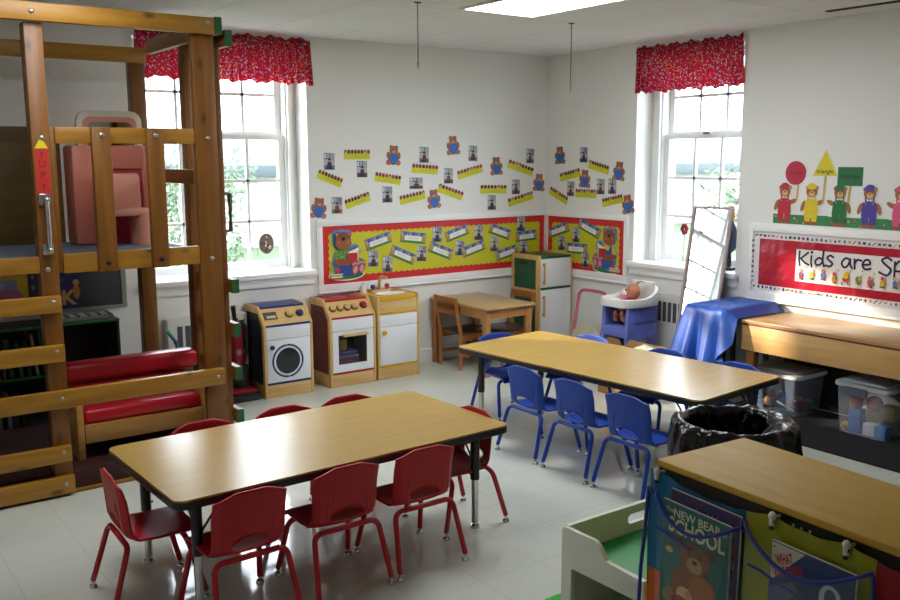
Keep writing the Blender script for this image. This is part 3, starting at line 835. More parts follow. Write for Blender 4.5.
b = B(); b.box((-0.14, -0.15, 0.235), (0.14, -0.13, 0.285), CHW); b.box((-0.14, 0.13, 0.235), (0.14, 0.15, 0.285), CHW); b.box((0.125, -0.14, 0.235), (0.143, 0.14, 0.285), CHW)
b.build('seat_rail', t, world=False)
for sy in (-1, 1): B().box((-0.15, sy*0.14-0.008, 0.10), (0.135, sy*0.14+0.008, 0.125), CHW).build('stretcher', t, world=False)
t.location = (-1.115, -0.285, 0)
c2 = copy_tree(t); c2.location = (-0.79, -0.40, 0); c2.rotation_euler = (0, 0, PI)
c2['label'] = 'small wooden slat-back chair between the small wooden table and the toy refrigerator'
c2.location = (-0.783, -0.39, 0)
# ================================================================ bulletin boards and wall cards
RED_, YEL_ = '#cc2222', '#c8c41c'
def wall(side, u, z, d=0.0):
    """Art origin on a wall: u runs to the right along the wall"""
    if side == 'L': return dict(O=(u, -d, z), U=(1, 0, 0), W=(0, 0, 1), n=(0, -1, 0))
    return dict(O=(-d, -u, z), U=(0, -1, 0), W=(0, 0, 1), n=(-1, 0, 0))
def board(side, u0, u1, z0, z1, f0, f1, label, scal=0.060):
    um, zm = (u0+u1)/2, (z0+z1)/2
    fr = frL if side == 'L' else (lambda u, d, z: (-d, -u, z))
    frq = (lambda u, d, z: (u, -d, z)) if side == 'L' else (lambda u, d, z: (-d, -u, z))
    t = thing('bulletin_board', label, 'bulletin board', frq(um, 0.01, z0))
    b = B()
    def q(a, c, za, zb): b.box(frq(a, 0.0, za), frq(c, 0.022, zb), TRIM, 0.004)
    q(f0, f1, z0-0.055, z0); q(f0, f1, z1, z1+0.05); 
    if u0-f0 > 0.012: q(f0, u0, z0, z1)
    if f1-u1 > 0.012: q(u1, f1, z0, z1)
    b.box(frq(f0-0.004, 0.0, z0-0.068), frq(f1+0.004, 0.030, z0-0.055), TRIM, 0.003)
    b.build('frame', t)
    a = Art(**wall(side, um, zm, 0.001), th=0.006); w, h = (u1-u0)/2, (z1-z0)/2
    a.base([(-w, -h), (w, -h), (w, h), (-w, h)], RED_); a.build('red_border', t)
    # scalloped yellow paper
    s = 0.055; pts = []
    iw, ih = w-0.062, h-0.062
    nx = max(2, int(round(2*iw/s))); ny = max(2, int(round(2*ih/s))); amp = 0.011
    def edge(p, q, n, nrm):
        for k in range(n):
            for m_ in range(4):
                f = (k+m_/4)/n; bump = amp*abs(math.sin(PI*m_/4))
                pts.append((p[0]+(q[0]-p[0])*f+nrm[0]*bump, p[1]+(q[1]-p[1])*f+nrm[1]*bump))
    edge((-iw, -ih), (iw, -ih), nx, (0, -1)); edge((iw, -ih), (iw, ih), ny, (1, 0))
    edge((iw, ih), (-iw, ih), nx, (0, 1)); edge((-iw, ih), (-iw, -ih), ny, (-1, 0))
    a = Art(**wall(side, um, zm, 0.008), th=0.001); a.base(pts, YEL_); a.build('yellow_paper', t)
    return t
board('L', -2.271, -0.018, 0.734, 1.182, -2.315, -0.001, 'long red and yellow bulletin board on the left wall above the toy kitchen')
board('R', 0.054, 0.988, 0.731, 1.180, 0.024, 1.036, 'short red and yellow bulletin board on the right wall beside the refrigerator')
BD = 0.0095     # face of the yellow paper

def strip(side, u, z, a, L, label):
    A = Art(**wall(side, u, z), th=0.001); A.rot = math.radians(a); w, h = L/2, 0.036
    A.base([(-w, -h), (w, -h), (w, h*0.45), (-w, h*0.45)], '#cfd01f')
    r = random.Random(int((u+9)*1000+z*77))
    n = 8
    for k in range(n):
        x = -w+(k+0.5)*2*w/n
        c = r.choice(['#8a4a2e', '#6d3524', '#a5603a', '#7c3f45'])
        A.ell(x, h*0.62, w/n*0.95, 0.017, c, 10); A.ell(x+r.uniform(-.003, .003), h*0.45, w/n*0.6, 0.010, r.choice(['#b23a44', '#5a4630', '#c9b08a', '#3e3030']), 8)
    x = -w*0.3
    for k in range(r.randint(4, 6)):     # illegible handwriting
        y = -h*0.35+r.uniform(-.004, .004)
        A.stroke([(x, y-0.008), (x+0.004, y+0.010), (x+0.010, y-0.006), (x+0.014, y+0.006)], 0.0022, '#8d8c2c', False); x += 0.02
    return tag(A.build('name_strip'), label, 'name strip', 'yellow name strips on the walls')
def photo(side, u, z, a, label, land=False, d=0.0, group='photo cards above the boards'):
    A = Art(**wall(side, u, z, d), th=0.001); A.rot = math.radians(a); w, h = (0.046, 0.064) if not land else (0.064, 0.046)
    r = random.Random(int((u+9)*1711+z*333))
    A.base([(-w, -h), (w, -h), (w, h), (-w, h)], '#b9b9bd')
    A.rect(-w, h*0.25, w*0.2, h*0.98, '#5a6678'); A.rect(-w*0.95, h*0.35, -w*0.55, h*0.9, '#c9d2dc'); A.rect(-w*0.42, h*0.4, -w*0.02, h*0.92, '#aab6c6')
    A.rect(w*0.25, h*0.05, w*0.98, h*0.95, r.choice(['#8f9098', '#7a7f8c', '#a3a0a0']))
    A.rect(-w, -h*0.98, w, -h*0.45, r.choice(['#6a6470', '#79747a', '#4b4a55']))
    c = r.choice(['#3a2f3c', '#5a3038', '#2e3650', '#4a4038', '#7a3a34'])
    A.poly([(-w*0.55, -h*0.9), (w*0.6, -h*0.9), (w*0.35, -h*0.02), (-w*0.3, -h*0.02)], c)
    A.ell(0, h*0.13, w*0.26, h*0.19, '#b58d78', 10); A.ell(0, h*0.23, w*0.27, h*0.12, '#2c2320', 10)
    A.ell(-w*0.1, -h*0.75, w*0.5, h*0.15, '#24222a', 10)
    return tag(A.build('photo_card'), label, 'photo card', group)
def bear(side, u, z, a, label):
    A = Art(**wall(side, u, z), th=0.0012); A.sc = 0.86; A.rot = math.radians(a); br = '#a5603c'; dk = '#7c4430'
    out = []
    def el(cu, cv, ru, rv, c): A.ell(cu, cv, ru, rv, c, 16)
    A.base([(0.02*math.cos(2*PI*k/16), 0.07*math.sin(2*PI*k/16)) for k in range(16)], dk)
    for s in (-1, 1):
        el(s*0.030, 0.075, 0.016, 0.017, dk); el(s*0.052, -0.065, 0.028, 0.024, dk); el(s*0.056, 0.0, 0.020, 0.032, dk)
    el(0, 0.045, 0.046, 0.043, dk); el(0, -0.03, 0.056, 0.056, dk)
    for s in (-1, 1):
        el(s*0.030, 0.075, 0.012, 0.013, br); el(s*0.052, -0.065, 0.023, 0.019, '#b87450'); el(s*0.056, 0.0, 0.016, 0.027, br)
    el(0, 0.045, 0.041, 0.038, br); el(0, -0.028, 0.048, 0.050, '#2d67b8')
    el(0, 0.034, 0.020, 0.016, '#cf9a72'); el(0, 0.042, 0.006, 0.005, '#241a18')
    for s in (-1, 1): el(s*0.016, 0.055, 0.004, 0.005, '#241a18')
    return tag(A.build('bear_cutout'), label, 'paper bear', 'small paper bears on the walls')
def ncard(side, u, z, a, label, L=0.25):
    A = Art(**wall(side, u, z, BD), th=0.001); A.rot = math.radians(a); w, h = L/2, 0.045
    A.base([(-w, -h), (w, -h), (w, h), (-w, h)], '#2f62b4')
    A.rect(-w, -h, w, -h*0.5, '#3f8040'); A.rect(-w, -h*0.5, w, h*0.15, '#7fae62')
    for k in range(9):
        x = -w+(k+0.5)*2*w/9; A.ell(x, h*0.62, 0.012, 0.013, ['#c99a52', '#2f62b4', '#5a8ad0'][k % 3], 10)
    for s in (-1, 1):
        A.ell(s*w*0.86, -h*0.15, 0.018, 0.030, '#b08a5a', 12); A.ell(s*w*0.86, h*0.35, 0.014, 0.014, '#c9a06a', 10)
    A.poly([(-w*0.68, -h*0.55), (w*0.68, -h*0.55), (w*0.68, h*0.35), (-w*0.68, h*0.35)], '#ece9e2')
    r = random.Random(int((u+9)*991+z*55)); x = -w*0.4
    for k in range(r.randint(4, 7)):
        A.stroke([(x, -h*0.3), (x+0.004, h*0.12), (x+0.010, -h*0.25), (x+0.013, h*0.02)], 0.0022, '#8a8a96', False); x += 0.019
    return tag(A.build('name_card'), label, 'name card', 'blue and green name cards on the bulletin boards')

LWS = [(-1.947, 1.724, -0.1, 0.231, 'top, level, above the stove'), (-2.189, 1.544, -20.6, 0.219, 'nearest the left window, sloping down right'), (-1.949, 1.371, 15.8, 0.229, 'lowest of three near the window, rising right'),
       (-1.669, 1.535, -8.5, 0.242, 'slightly sloping, above the sink'), (-1.312, 1.605, -3.9, 0.256, 'nearly level, above the sideways photo card'), (-1.436, 1.379, 10.1, 0.25, 'rising right, just left of a paper bear'),
       (-1.056, 1.413, -17.7, 0.264, 'sloping down right, just right of the lower paper bear'), (-0.851, 1.579, 13.0, 0.27, 'rising right, mid wall below a photo card'), (-0.598, 1.426, -1.3, 0.287, 'level, under the paper bear nearest the corner but one'),
       (-0.293, 1.607, -15.9, 0.293, 'upper one nearest the corner, sloping down right'), (-0.29, 1.334, 12.4, 0.292, 'lower one nearest the corner, rising right')]
for u, z, a, L, d in LWS: strip('L', u, z, a, L, 'yellow name strip on left wall, '+d)
for u, z, a, L, d in [(0.322, 1.545, 11.2, 0.26, 'rising right, below the bear by the corner'), (0.668, 1.614, -12.5, 0.242, 'upper one sloping down right'), (0.177, 1.362, -21.2, 0.251, 'steep one nearest the corner'),
                      (0.519, 1.39, -0.4, 0.255, 'level one under a paper bear'), (0.838, 1.34, 11.5, 0.237, 'lowest, rising towards the window')]:
    strip('R', u, z, a, L, 'yellow name strip on right wall, '+d)
for u, z, l, d in [(-2.19, 1.673, 0, 'highest one beside the left window'), (-1.904, 1.613, 0, 'just under the topmost level strip'), (-1.676, 1.41, 0, 'above the sink, under a yellow strip'), (-1.319, 1.722, 0, 'high up between two paper bears'),
                   (-1.399, 1.494, 1, 'the only one turned sideways'), (-1.076, 1.549, 0, 'below the highest paper bear'), (-0.821, 1.733, 0, 'right of the highest paper bear'), (-2.133, 1.339, 0, 'lowest left, beside the paper bear by the window'),
                   (-0.186, 1.71, 0, 'highest one next to the corner'), (-0.346, 1.442, 0, 'between two strips near the corner'), (-0.616, 1.314, 0, 'lowest right, under a level strip')]:
    photo('L', u, z, -0.5, 'small photo card on left wall, '+d, land=bool(l))
for u, z, d in [(0.486, 1.718, 'topmost'), (0.332, 1.426, 'left of the lower middle bear'), (0.697, 1.453, 'left one of the close pair'), (0.83, 1.459, 'right one of the close pair, by the window')]:
    photo('R', u, z, 0.5, 'small photo card on right wall, '+d)
for u, z, a, d in [(-1.613, 1.717, -3, 'between the top strip and the high photo'), (-1.028, 1.798, 4, 'highest of all'), (-2.289, 1.323, -6, 'lowest, against the window edge'), (-1.226, 1.361, 5, 'low, left of a sloping strip'),
                   (-0.567, 1.624, 3, 'right of the middle, above a level strip'), (-0.079, 1.474, -4, 'right beside the corner')]:
    bear('L', u, z, a, 'paper bear with blue ball, left wall, '+d)
for u, z, a, d in [(0.188, 1.714, 3, 'highest, nearest the corner'), (0.903, 1.583, -6, 'upper one nearest the window'), (0.505, 1.514, -3, 'middle, above a level strip'), (1.01, 1.317, 10, 'lowest, at the window edge')]:
    bear('R', u, z, a, 'paper bear with blue ball, right wall, '+d)
for u, z, a, d in [(-1.773, 1.044, 14.3, 'first right of the large reading bear, tilted up'), (-1.441, 1.054, -7.2, 'upper, nearly level, above the sink'), (-1.543, 0.918, -23.1, 'lower, sloping steeply, above the sink'),
                   (-1.165, 0.93, -20.7, 'mid board, sloping down right'), (-0.995, 1.069, 15.4, 'upper mid board, rising right'), (-0.819, 0.927, 14.7, 'lower mid board, rising right'), (-0.531, 1.058, -18.4, 'upper right part, sloping down right'),
                   (-0.228, 1.005, 3.2, 'closest to the corner'), (-0.453, 0.868, 12.4, 'lowest, left of the refrigerator')]:
    ncard('L', u, z, a, 'blue name card on the long board, '+d, 0.245)
for u, z, a, d in [(0.194, 1.058, 17, 'left one rising right'), (0.581, 1.095, -19.0, 'upper one sloping down right'), (0.426, 0.911, 1, 'lower level one')]:
    ncard('R', u, z, a, 'blue name card on the short board, '+d, 0.27)
g = 'photo cards on the bulletin boards'
for u, z, d in [(-1.821, 0.907, 'nearest the large reading bear'), (-1.688, 0.854, 'lowest, above the sink faucet'), (-1.359, 0.919, 'right of the steep name card'), (-1.201, 1.068, 'high, mid board'), (-0.968, 0.94, 'low, mid board between two name cards'),
                (-0.765, 1.061, 'upper, just right of the middle'), (-0.292, 1.113, 'touching the top border near the corner'), (-0.593, 0.952, 'low, left of the refrigerator'), (-0.26, 0.903, 'just above the refrigerator')]:
    photo('L', u, z, -3, 'small photo card on the long board, '+d, d=BD, group=g)
for u, z, d in [(0.42, 1.028, 'upper one'), (0.238, 0.945, 'left one by the refrigerator'), (0.54, 0.819, 'lowest, left of the large bear')]:
    photo('R', u, z, 3, 'small photo card on the short board, '+d, d=BD, group=g)

# large seated bears reading a book
def bigbear(side, u, z, s, shirt, pants, flip, label):
    A = Art(**wall(side, u, z, BD), th=0.0015); A.sc = s
    f = -1 if flip else 1
    def el(x, y, rx, ry, c, rot=0): A.ell(f*x, y, rx, ry, c, 22, f*rot)
    def po(p, c): A.poly([(f*x, y) for x, y in p], c)
    sky, br, dk, pk = '#4d8fd0', '#8a4a2c', '#6e3822', '#d48a9c'
    A.base([(0.46*math.cos(2*PI*k/20), -0.72+0.24*math.sin(2*PI*k/20)) for k in range(20)], '#e8e8e8')
    # pale blue halo behind the figure, green rug, white edge
    el(0.02, -0.80, 0.80, 0.22, '#e8e8e6'); el(0.02, -0.80, 0.75, 0.17, '#2f7a35')
    el(-0.18, 0.58, 0.42, 0.42, sky); el(-0.43, 0.80, 0.17, 0.17, sky); el(0.10, 0.80, 0.17, 0.17, sky); el(-0.10, -0.25, 0.50, 0.62, sky); el(0.40, 0.10, 0.27, 0.30, sky); el(0.45, -0.45, 0.36, 0.36, sky)
    el(-0.10, -0.10, 0.42, 0.46, shirt)
    if shirt == '#5f9a3c':
        r = random.Random(4)
        for k in range(60): 
            a_ = r.uniform(0, 6.28); q = r.random()**0.5; x, y = -0.10+0.38*q*math.cos(a_), -0.10+0.42*q*math.sin(a_)
            A.ell(f*x, y, 0.022, 0.022, r.choice(['#b8c832', '#2f6fae', '#cfcf3a']), 8)
    po([(-0.40, -0.42), (0.42, -0.42), (0.45, -0.80), (-0.35, -0.80)], pants)
    el(-0.10, -0.55, 0.36, 0.20, pants)
    if shirt != '#5f9a3c': po([(-0.30, 0.22), (-0.22, 0.22), (-0.12, 0.0), (0.10, 0.0), (0.16, 0.22), (0.24, 0.22), (0.22, -0.5), (-0.34, -0.5)], pants)
    el(0.42, 0.10, 0.14, 0.22, br, 0.3)
    po([(0.06, -0.36), (0.46, -0.36), (0.46, 0.06), (0.02, 0.06)], '#b3202c'); po([(0.46, -0.36), (0.56, -0.10), (0.56, 0.28), (0.46, 0.06)], '#d8c23a'); po([(0.02, 0.06), (0.46, 0.06), (0.56, 0.28), (0.12, 0.12)], '#efe8d8')
    el(-0.25, -0.28, 0.36, 0.14, br, -0.1); el(0.02, -0.33, 0.13, 0.11, br)
    for x, y in ((0.36, -0.52), (0.64, -0.48)):
        el(x, y, 0.17, 0.27, br, -0.25); el(x+0.01, y-0.08, 0.10, 0.15, pk, -0.25)
        for k in range(3): el(x-0.08+0.09*k, y+0.17-0.03*abs(k-1), 0.045, 0.055, pk)
    for x in (-0.41, 0.08): el(x, 0.79, 0.12, 0.12, br); el(x, 0.79, 0.07, 0.07, pk)
    el(-0.16, 0.62, 0.33, 0.28, br); el(-0.16, 0.46, 0.36, 0.25, '#9a5634')
    el(-0.36, 0.50, 0.06, 0.05, '#b86a50'); el(0.05, 0.50, 0.06, 0.05, '#b86a50')
    el(-0.16, 0.63, 0.085, 0.075, '#1a1416')
    el(-0.27, 0.70, 0.025, 0.03, '#1a1416'); el(-0.06, 0.70, 0.025, 0.03, '#1a1416')
    # stack of books and an apple
    for k, c in enumerate(('#b3303a', '#e6e0d0', '#c9b93c', '#e6e0d0')): po([(-0.74, -0.92+0.055*k), (-0.24, -0.92+0.055*k), (-0.20, -0.87+0.055*k), (-0.70, -0.87+0.055*k)], c)
    el(-0.42, -0.58, 0.10, 0.10, '#c02030'); el(-0.40, -0.47, 0.03, 0.02, '#3a7a30')
    return tag(A.build('bear_poster'), label, 'bear poster', 'large reading bears on the boards')
bigbear('L', -2.070, 0.955, 0.200, '#5f9a3c', '#26449c', False, 'large paper bear in a green dotted shirt reading a red book, on the long board')
bigbear('R', 0.795, 0.925, 0.198, '#d8c832', '#2a5aac', True, 'large paper bear in blue dungarees reading a red book, on the short board')

# ---- red banner board on the right wall
t = thing('banner_board', 'red banner board on the right wall that begins Kids are', 'bulletin board', (-0.01, -3.2, 0.72))
Y0, Y1 = 2.235, 4.20
b = B()
for lo, hi in (((2.205, 0.70), (4.24, 0.757)), ((2.205, 1.178), (4.24, 1.235)), ((2.205, 0.757), (Y0, 1.178)), ((Y1, 0.757), (4.24, 1.178))):
    b.box((0, -lo[0], lo[1]), (-0.022, -hi[0], hi[1]), TRIM, 0.004)
b.box((0, -2.2, 0.688), (-0.032, -4.245, 0.70), TRIM, 0.003)
b.build('frame', t)
def wr(u, z, d=0.0): return dict(O=(-d, -u, z), U=(0, -1, 0), W=(0, 0, 1), n=(-1, 0, 0))
A = Art(**wr((Y0+Y1)/2, 0.968, 0.001), th=0.004); w, h = (Y1-Y0)/2, 0.208
A.base([(-w, -h), (w, -h), (w, h), (-w, h)], '#eceaea')
r = random.Random(11); icons = ['#2b3a8c', '#b0303a', '#2a2a34', '#d0a93a', '#356a3a', '#6a4030', '#5a7fae', '#20202a']
def icon(x, y):
    c = r.choice(icons); k = r.randint(0, 4)
    if k == 0: A.ell(x, y, 0.009, 0.012, c, 8)
    elif k == 1: A.stroke([(x-0.010, y-0.010), (x+0.010, y+0.010)], 0.006, c, False)
    elif k == 2: A.rect(x-0.010, y-0.008, x+0.010, y+0.008, c)
    elif k == 3: A.poly([(x-0.010, y-0.010), (x+0.010, y-0.010), (x, y+0.012)], c)
    else: A.ell(x-0.006, y, 0.006, 0.009, c, 8); A.ell(x+0.006, y+0.003, 0.006, 0.006, r.choice(icons), 8)
n = 58
for k in range(n): icon(-w+0.02+(2*w-0.04)*k/(n-1), h-0.026); icon(-w+0.02+(2*w-0.04)*k/(n-1), -h+0.026)
for k in range(1, 10): icon(-w+0.022, -h+0.026+(2*h-0.052)*k/10); icon(w-0.022, -h+0.026+(2*h-0.052)*k/10)
A.build('pictured_border', t)
A = Art(**wr((2.283+4.152)/2, 0.965, 0.006), th=0.0015); w, h = (4.152-2.283)/2, 0.163
m, nt, bb = newmat('glossy_red_paper'); bb.inputs['Base Color'].default_value = (*lin('#b3122c'), 1); bb.inputs['Roughness'].default_value = 0.28
tc = nt.nodes.new('ShaderNodeTexCoord'); nn = nt.nodes.new('ShaderNodeTexNoise'); nn.inputs['Scale'].default_value = 9; nt.links.new(tc.outputs['Object'], nn.inputs['Vector'])
bp = nt.nodes.new('ShaderNodeBump'); bp.inputs['Strength'].default_value = 0.35; bp.inputs['Distance'].default_value = 0.03; nt.links.new(nn.outputs['Fac'], bp.inputs['Height']); nt.links.new(bp.outputs['Normal'], bb.inputs['Normal'])
MC['paper_b3122c'] = m
A.base([(-w, -h), (w, -h), (w, h), (-w, h)], '#b3122c'); A.build('red_paper', t)
# white lettered sheet
S0, S1 = 2.577, 3.96
A = Art(**wr(S0, 0.968, 0.008), th=0.001)
A.base([(0, -0.112), (S1-S0, -0.112), (S1-S0, 0.108), (0, 0.108)], '#ebe8e4')
INK, SW = '#15183a', 0.0135
bl = 0.010; xh = 0.060; ch = 0.085
def L(ch_, x, k=1.0):
    def s(*p): A.stroke([(x+a, bl+c) for a, c in p], SW, INK)
    if ch_ == 'K': s((0.008, ch), (0.006, 0.03), (0.014, -0.012)); s((0.072, ch-0.005), (0.018, 0.035)); s((0.018, 0.038), (0.05, 0.010), (0.082, -0.002)); return 0.100
    if ch_ == 'i': s((0.010, xh), (0.008, 0.02), (0.014, -0.012)); A.ell(x+0.012, bl+0.084, 0.010, 0.010, INK, 10); return 0.036
    if ch_ == 'd': s((0.060, 0.040), (0.035, 0.052), (0.008, 0.028), (0.018, 0.004), (0.048, 0.010), (0.062, 0.036)); s((0.066, 0.100), (0.062, 0.04), (0.074, -0.004)); return 0.092
    if ch_ == 's': s((0.056, 0.064), (0.034, 0.074), (0.012, 0.058), (0.030, 0.040), (0.052, 0.022), (0.034, 0.002), (0.002, 0.006)); return 0.078
    if ch_ == 'a': s((0.062, 0.058), (0.032, 0.066), (0.006, 0.034), (0.022, 0.006), (0.048, 0.018), (0.064, 0.060)); s((0.064, 0.062), (0.066, 0.028), (0.080, 0.004)); return 0.096
    if ch_ == 'r': s((0.008, 0.064), (0.012, 0.004)); s((0.012, 0.040), (0.030, 0.062), (0.056, 0.058)); return 0.066
    if ch_ == 'e': s((0.008, 0.034), (0.054, 0.042), (0.048, 0.066), (0.022, 0.064), (0.006, 0.032), (0.026, 0.006), (0.062, 0.014)); return 0.082
    if ch_ == 'S': s((0.080, 0.078), (0.050, 0.094), (0.018, 0.074), (0.046, 0.046), (0.080, 0.018), (0.054, -0.018), (0.004, -0.002)); return 0.104
    if ch_ == 'p': s((0.010, 0.070), (0.012, -0.040)); s((0.012, 0.050), (0.040, 0.078), (0.074, 0.058), (0.060, 0.018), (0.014, 0.016)); return 0.096
    if ch_ == 'c': s((0.060, 0.062), (0.030, 0.068), (0.006, 0.036), (0.026, 0.006), (0.062, 0.014)); return 0.078
    if ch_ == 'l': s((0.012, 0.098), (0.010, 0.03), (0.018, -0.004)); return 0.040
    return 0.048
x = 0.018
for ch_ in 'Kids are Special': x += L(ch_, x)*0.885
cols = ['#d0303a', '#e8c020', '#3a78c8', '#e08a40', '#d86a8a', '#4a9a4a']
for k in range(16):      # a parade of small coloured figures under the words
    x = 0.045+k*0.083
    if x > S1-S0-0.05: break
    y = -0.066+0.006*(k % 3); c = cols[k % 6]
    if k % 5 == 4:
        A.ell(x, y, 0.024, 0.018, '#d0303a', 12); A.ell(x, y+0.024, 0.018, 0.022, '#e8c81c', 12); A.ell(x+0.010, y+0.042, 0.012, 0.012, '#e8c81c', 10); A.stroke([(x-0.02, y-0.02), (x-0.03, y-0.036), (x-0.016, y-0.036)], 0.006, '#2a2a30', False); A.stroke([(x+0.012, y-0.02), (x+0.022, y-0.036), (x+0.034, y-0.03)], 0.006, '#2a2a30', False)
    else:
        A.ell(x, y+0.030, 0.013, 0.014, ['#e0a888', '#f0e0d8', '#c98a5a', '#d8405a'][k % 4], 10); A.ell(x, y, 0.016, 0.022, c, 10); A.ell(x+0.014, y+0.006, 0.008, 0.010, cols[(k+2) % 6], 8)
        A.ell(x-0.006, y-0.024, 0.010, 0.007, cols[(k+4) % 6], 8); A.ell(x+0.010, y-0.024, 0.010, 0.007, '#3a3a48', 8)
    A.ell(x+0.03, y+0.06, 0.006, 0.006, cols[(k+1) % 6], 6)
A.build('lettered_sheet', t)

# ---- bears holding shapes, above the banner
def shapebear(u, z, col, label, arm, cap=True, group='bears holding shapes'):
    A = Art(**wr(u, z), th=0.0015); br = '#9a6238'; lt = '#d6ab78'
    A.base([(0.055*math.cos(2*PI*k/20), 0.02+0.10*math.sin(2*PI*k/20)) for k in range(20)], '#e4e2de')
    for rx, ry, cx, cy in ((0.062, 0.055, 0, 0.082), (0.068, 0.075, 0, -0.008)): A.ell(cx, cy, rx, ry, '#e8e6e2', 20)
    for s in (-1, 1):
        up = arm == s
        A.ell(s*0.062, 0.018 if up else -0.01, 0.034 if up else 0.016, 0.015 if up else 0.040, br, 12, s*0.5 if up else s*0.35)
        A.ell(s*0.034, 0.112, 0.015, 0.015, br, 12); A.ell(s*0.034, 0.112, 0.008, 0.008, lt, 10)
        A.ell(s*0.026, -0.118, 0.026, 0.013, '#a04a30', 12)
    A.poly([(-0.046, 0.03), (0.046, 0.03), (0.052, -0.05), (0.042, -0.112), (0.006, -0.112), (0, -0.06), (-0.006, -0.112), (-0.042, -0.112), (-0.052, -0.05)], col)
    A.ell(0, 0.0, 0.046, 0.040, col, 16)
    A.ell(0, 0.088, 0.042, 0.040, br, 18); A.ell(0, 0.074, 0.022, 0.019, lt, 14); A.ell(0, 0.083, 0.007, 0.005, '#241a18', 8)
    for s in (-1, 1):
        A.ell(s*0.015, 0.098, 0.004, 0.005, '#241a18', 8); A.stroke([(s*0.028, 0.060), (s*0.024, 0.020)], 0.010, col, False); A.ell(s*0.024, 0.022, 0.004, 0.004, '#d8b050', 8)
    if cap:
        A.ell(0, 0.122, 0.032, 0.022, col, 16); A.ell(-0.008, 0.112, 0.036, 0.009, col, 12)
    return tag(A.build('shape_bear'), label, 'paper bear', group)
u0 = 2.375
for k, (c, nm, arm) in enumerate((('#b8203c', 'red', 1), ('#d8c41c', 'yellow', 1), ('#176b3a', 'green', -1), ('#4a3a9c', 'purple', 0), ('#d8507c', 'pink', -1))):
    ug = u0+0.105+0.207*k
    A = Art(**wr(ug, 1.272), th=0.001); A.base([(-0.104, -0.030), (0.104, -0.030), (0.104, 0.034+0.004*(k % 2)), (-0.104, 0.034)], '#2f8048')
    r = random.Random(k)
    for q in range(5): A.ell(r.uniform(-.09, .09), r.uniform(-.018, .02), 0.008, 0.008, r.choice(['#c8405a', '#d8a83a', '#d878a0']), 8)
    tag(A.build('grass_strip'), 'green paper grass strip with flowers under the %s-suited bear' % nm, 'paper strip', 'paper grass strips above the banner')
    shapebear(2.462+0.2035*k, 1.378, c, 'paper bear in a %s suit and cap above the red banner' % nm, arm)
def stick(u, z0, z1, w=0.014):
    A.poly([(u-w/2-0.004, z0), (u+w/2-0.004, z0), (u+w/2+0.004, z1), (u-w/2+0.004, z1)], '#d0b060')
A = Art(**wr(2.535, 1.588, 0.002), th=0.0015); A.base([(0.078*math.cos(2*PI*k/30), 0.080*math.sin(2*PI*k/30)) for k in range(30)], '#b81c3a'); stick(0.02, -0.19, -0.08); A.text('circle', 0, 0, 0.045, '#5a1020')
tag(A.build('shape_sign'), 'red paper circle on a stick held by the red-suited bear', 'paper sign', 'paper shapes on sticks')
A = Art(**wr(2.752, 1.640, 0.002), th=0.0015); A.base([(-0.088, -0.068), (0.088, -0.068), (0.0, 0.100)], '#d8cc1c'); stick(0.0, -0.25, -0.07); A.text('triangle', 0, -0.040, 0.040, '#2a2a10', bold=0.0005)
tag(A.build('shape_sign'), 'yellow paper triangle on a stick held by the yellow-suited bear', 'paper sign', 'paper shapes on sticks')
A = Art(**wr(2.930, 1.570, 0.002), th=0.0015); A.base([(-0.086, -0.060), (0.086, -0.060), (0.086, 0.060), (-0.086, 0.060)], '#15683a'); stick(0.0, -0.17, -0.06); A.text('rectangle', 0, 0, 0.038, '#0c2014', bold=0.0005)
tag(A.build('shape_sign'), 'green paper rectangle on a stick held by the green-suited bear', 'paper sign', 'paper shapes on sticks')
# ================================================================ wooden play loft
LUMZ = wood('lumber_upright', '#6c4212', '#83541a', 2, 6, 14, 0.42, knots=True)
LUMX = wood('lumber_board', '#8c6016', '#a87a28', 0, 6, 14, 0.42, knots=True)
LUMY = wood('lumber_beam', '#6c4212', '#83541a', 1, 6, 14, 0.42, knots=True)
GEND = mat('green_end_paint', '#1f5a34', 0.45); BOLT = mat('bolt_zinc', '#b0aea8', 0.3, 0.9); DBOLT = mat('bolt_dark', '#3a3632', 0.4, 0.8)
t = thing('play_loft', 'tall wooden play loft of bolted lumber at the left', 'play loft', (-4.3, -0.93, 0))
LOFT = t
def post(n, x0, x1, y0, y1, z1, z0=0.0): return bx(n, (x0, y0, z0), (x1, y1, z1), LUMZ, t, 0.005)
pR = post('post', -3.768, -3.645, -1.45, -1.41, 2.36); pR2 = post('post', -3.735, -3.65, -1.41, -1.33, 2.30)
pL = post('post', -4.578, -4.493, -1.45, -1.36, 2.34)
pB = post('post', -3.785, -3.695, -0.45, -0.36, 2.36); post('post', -4.90, -4.81, -0.45, -0.36, 2.36); post('post', -5.45, -5.36, -1.45, -1.36, 2.34)
post('post', -4.493, -4.468, -1.44, -1.40, 1.855, 1.14)
def boltat(p, x, z, y=-1.45, r=0.013, m=BOLT):
    b = B(); b.ball((x, y-0.001, z), (r, r*0.55, r), m, 12); b.build('bolt', p)
beam = bx('top_beam', (-5.60, -1.49, 2.342), (-3.652, -1.45, 2.428), LUMX, t, 0.005)
boltat(beam, -4.545, 2.385, -1.49); boltat(beam, -3.69, 2.398, -1.49)
def beamY(n, x0, x1, y0, y1, z0, z1):
    o = bx(n, (x0, y0, z0), (x1, y1, z1), LUMY, t, 0.004)
    B().box((x0-0.001, y0-0.003, z0-0.001), (x1+0.001, y0+0.001, z1+0.001), GEND).build('green_end', o); return o
beamY('cross_beam', -3.650, -3.612, -1.485, -0.36, 2.345, 2.432)
beamY('cross_beam', -3.588, -3.552, -1.47, -0.75, 2.29, 2.372)
bx('back_beam', (-5.45, -0.49, 2.275), (-3.695, -0.45, 2.365), LUMX, t, 0.004)
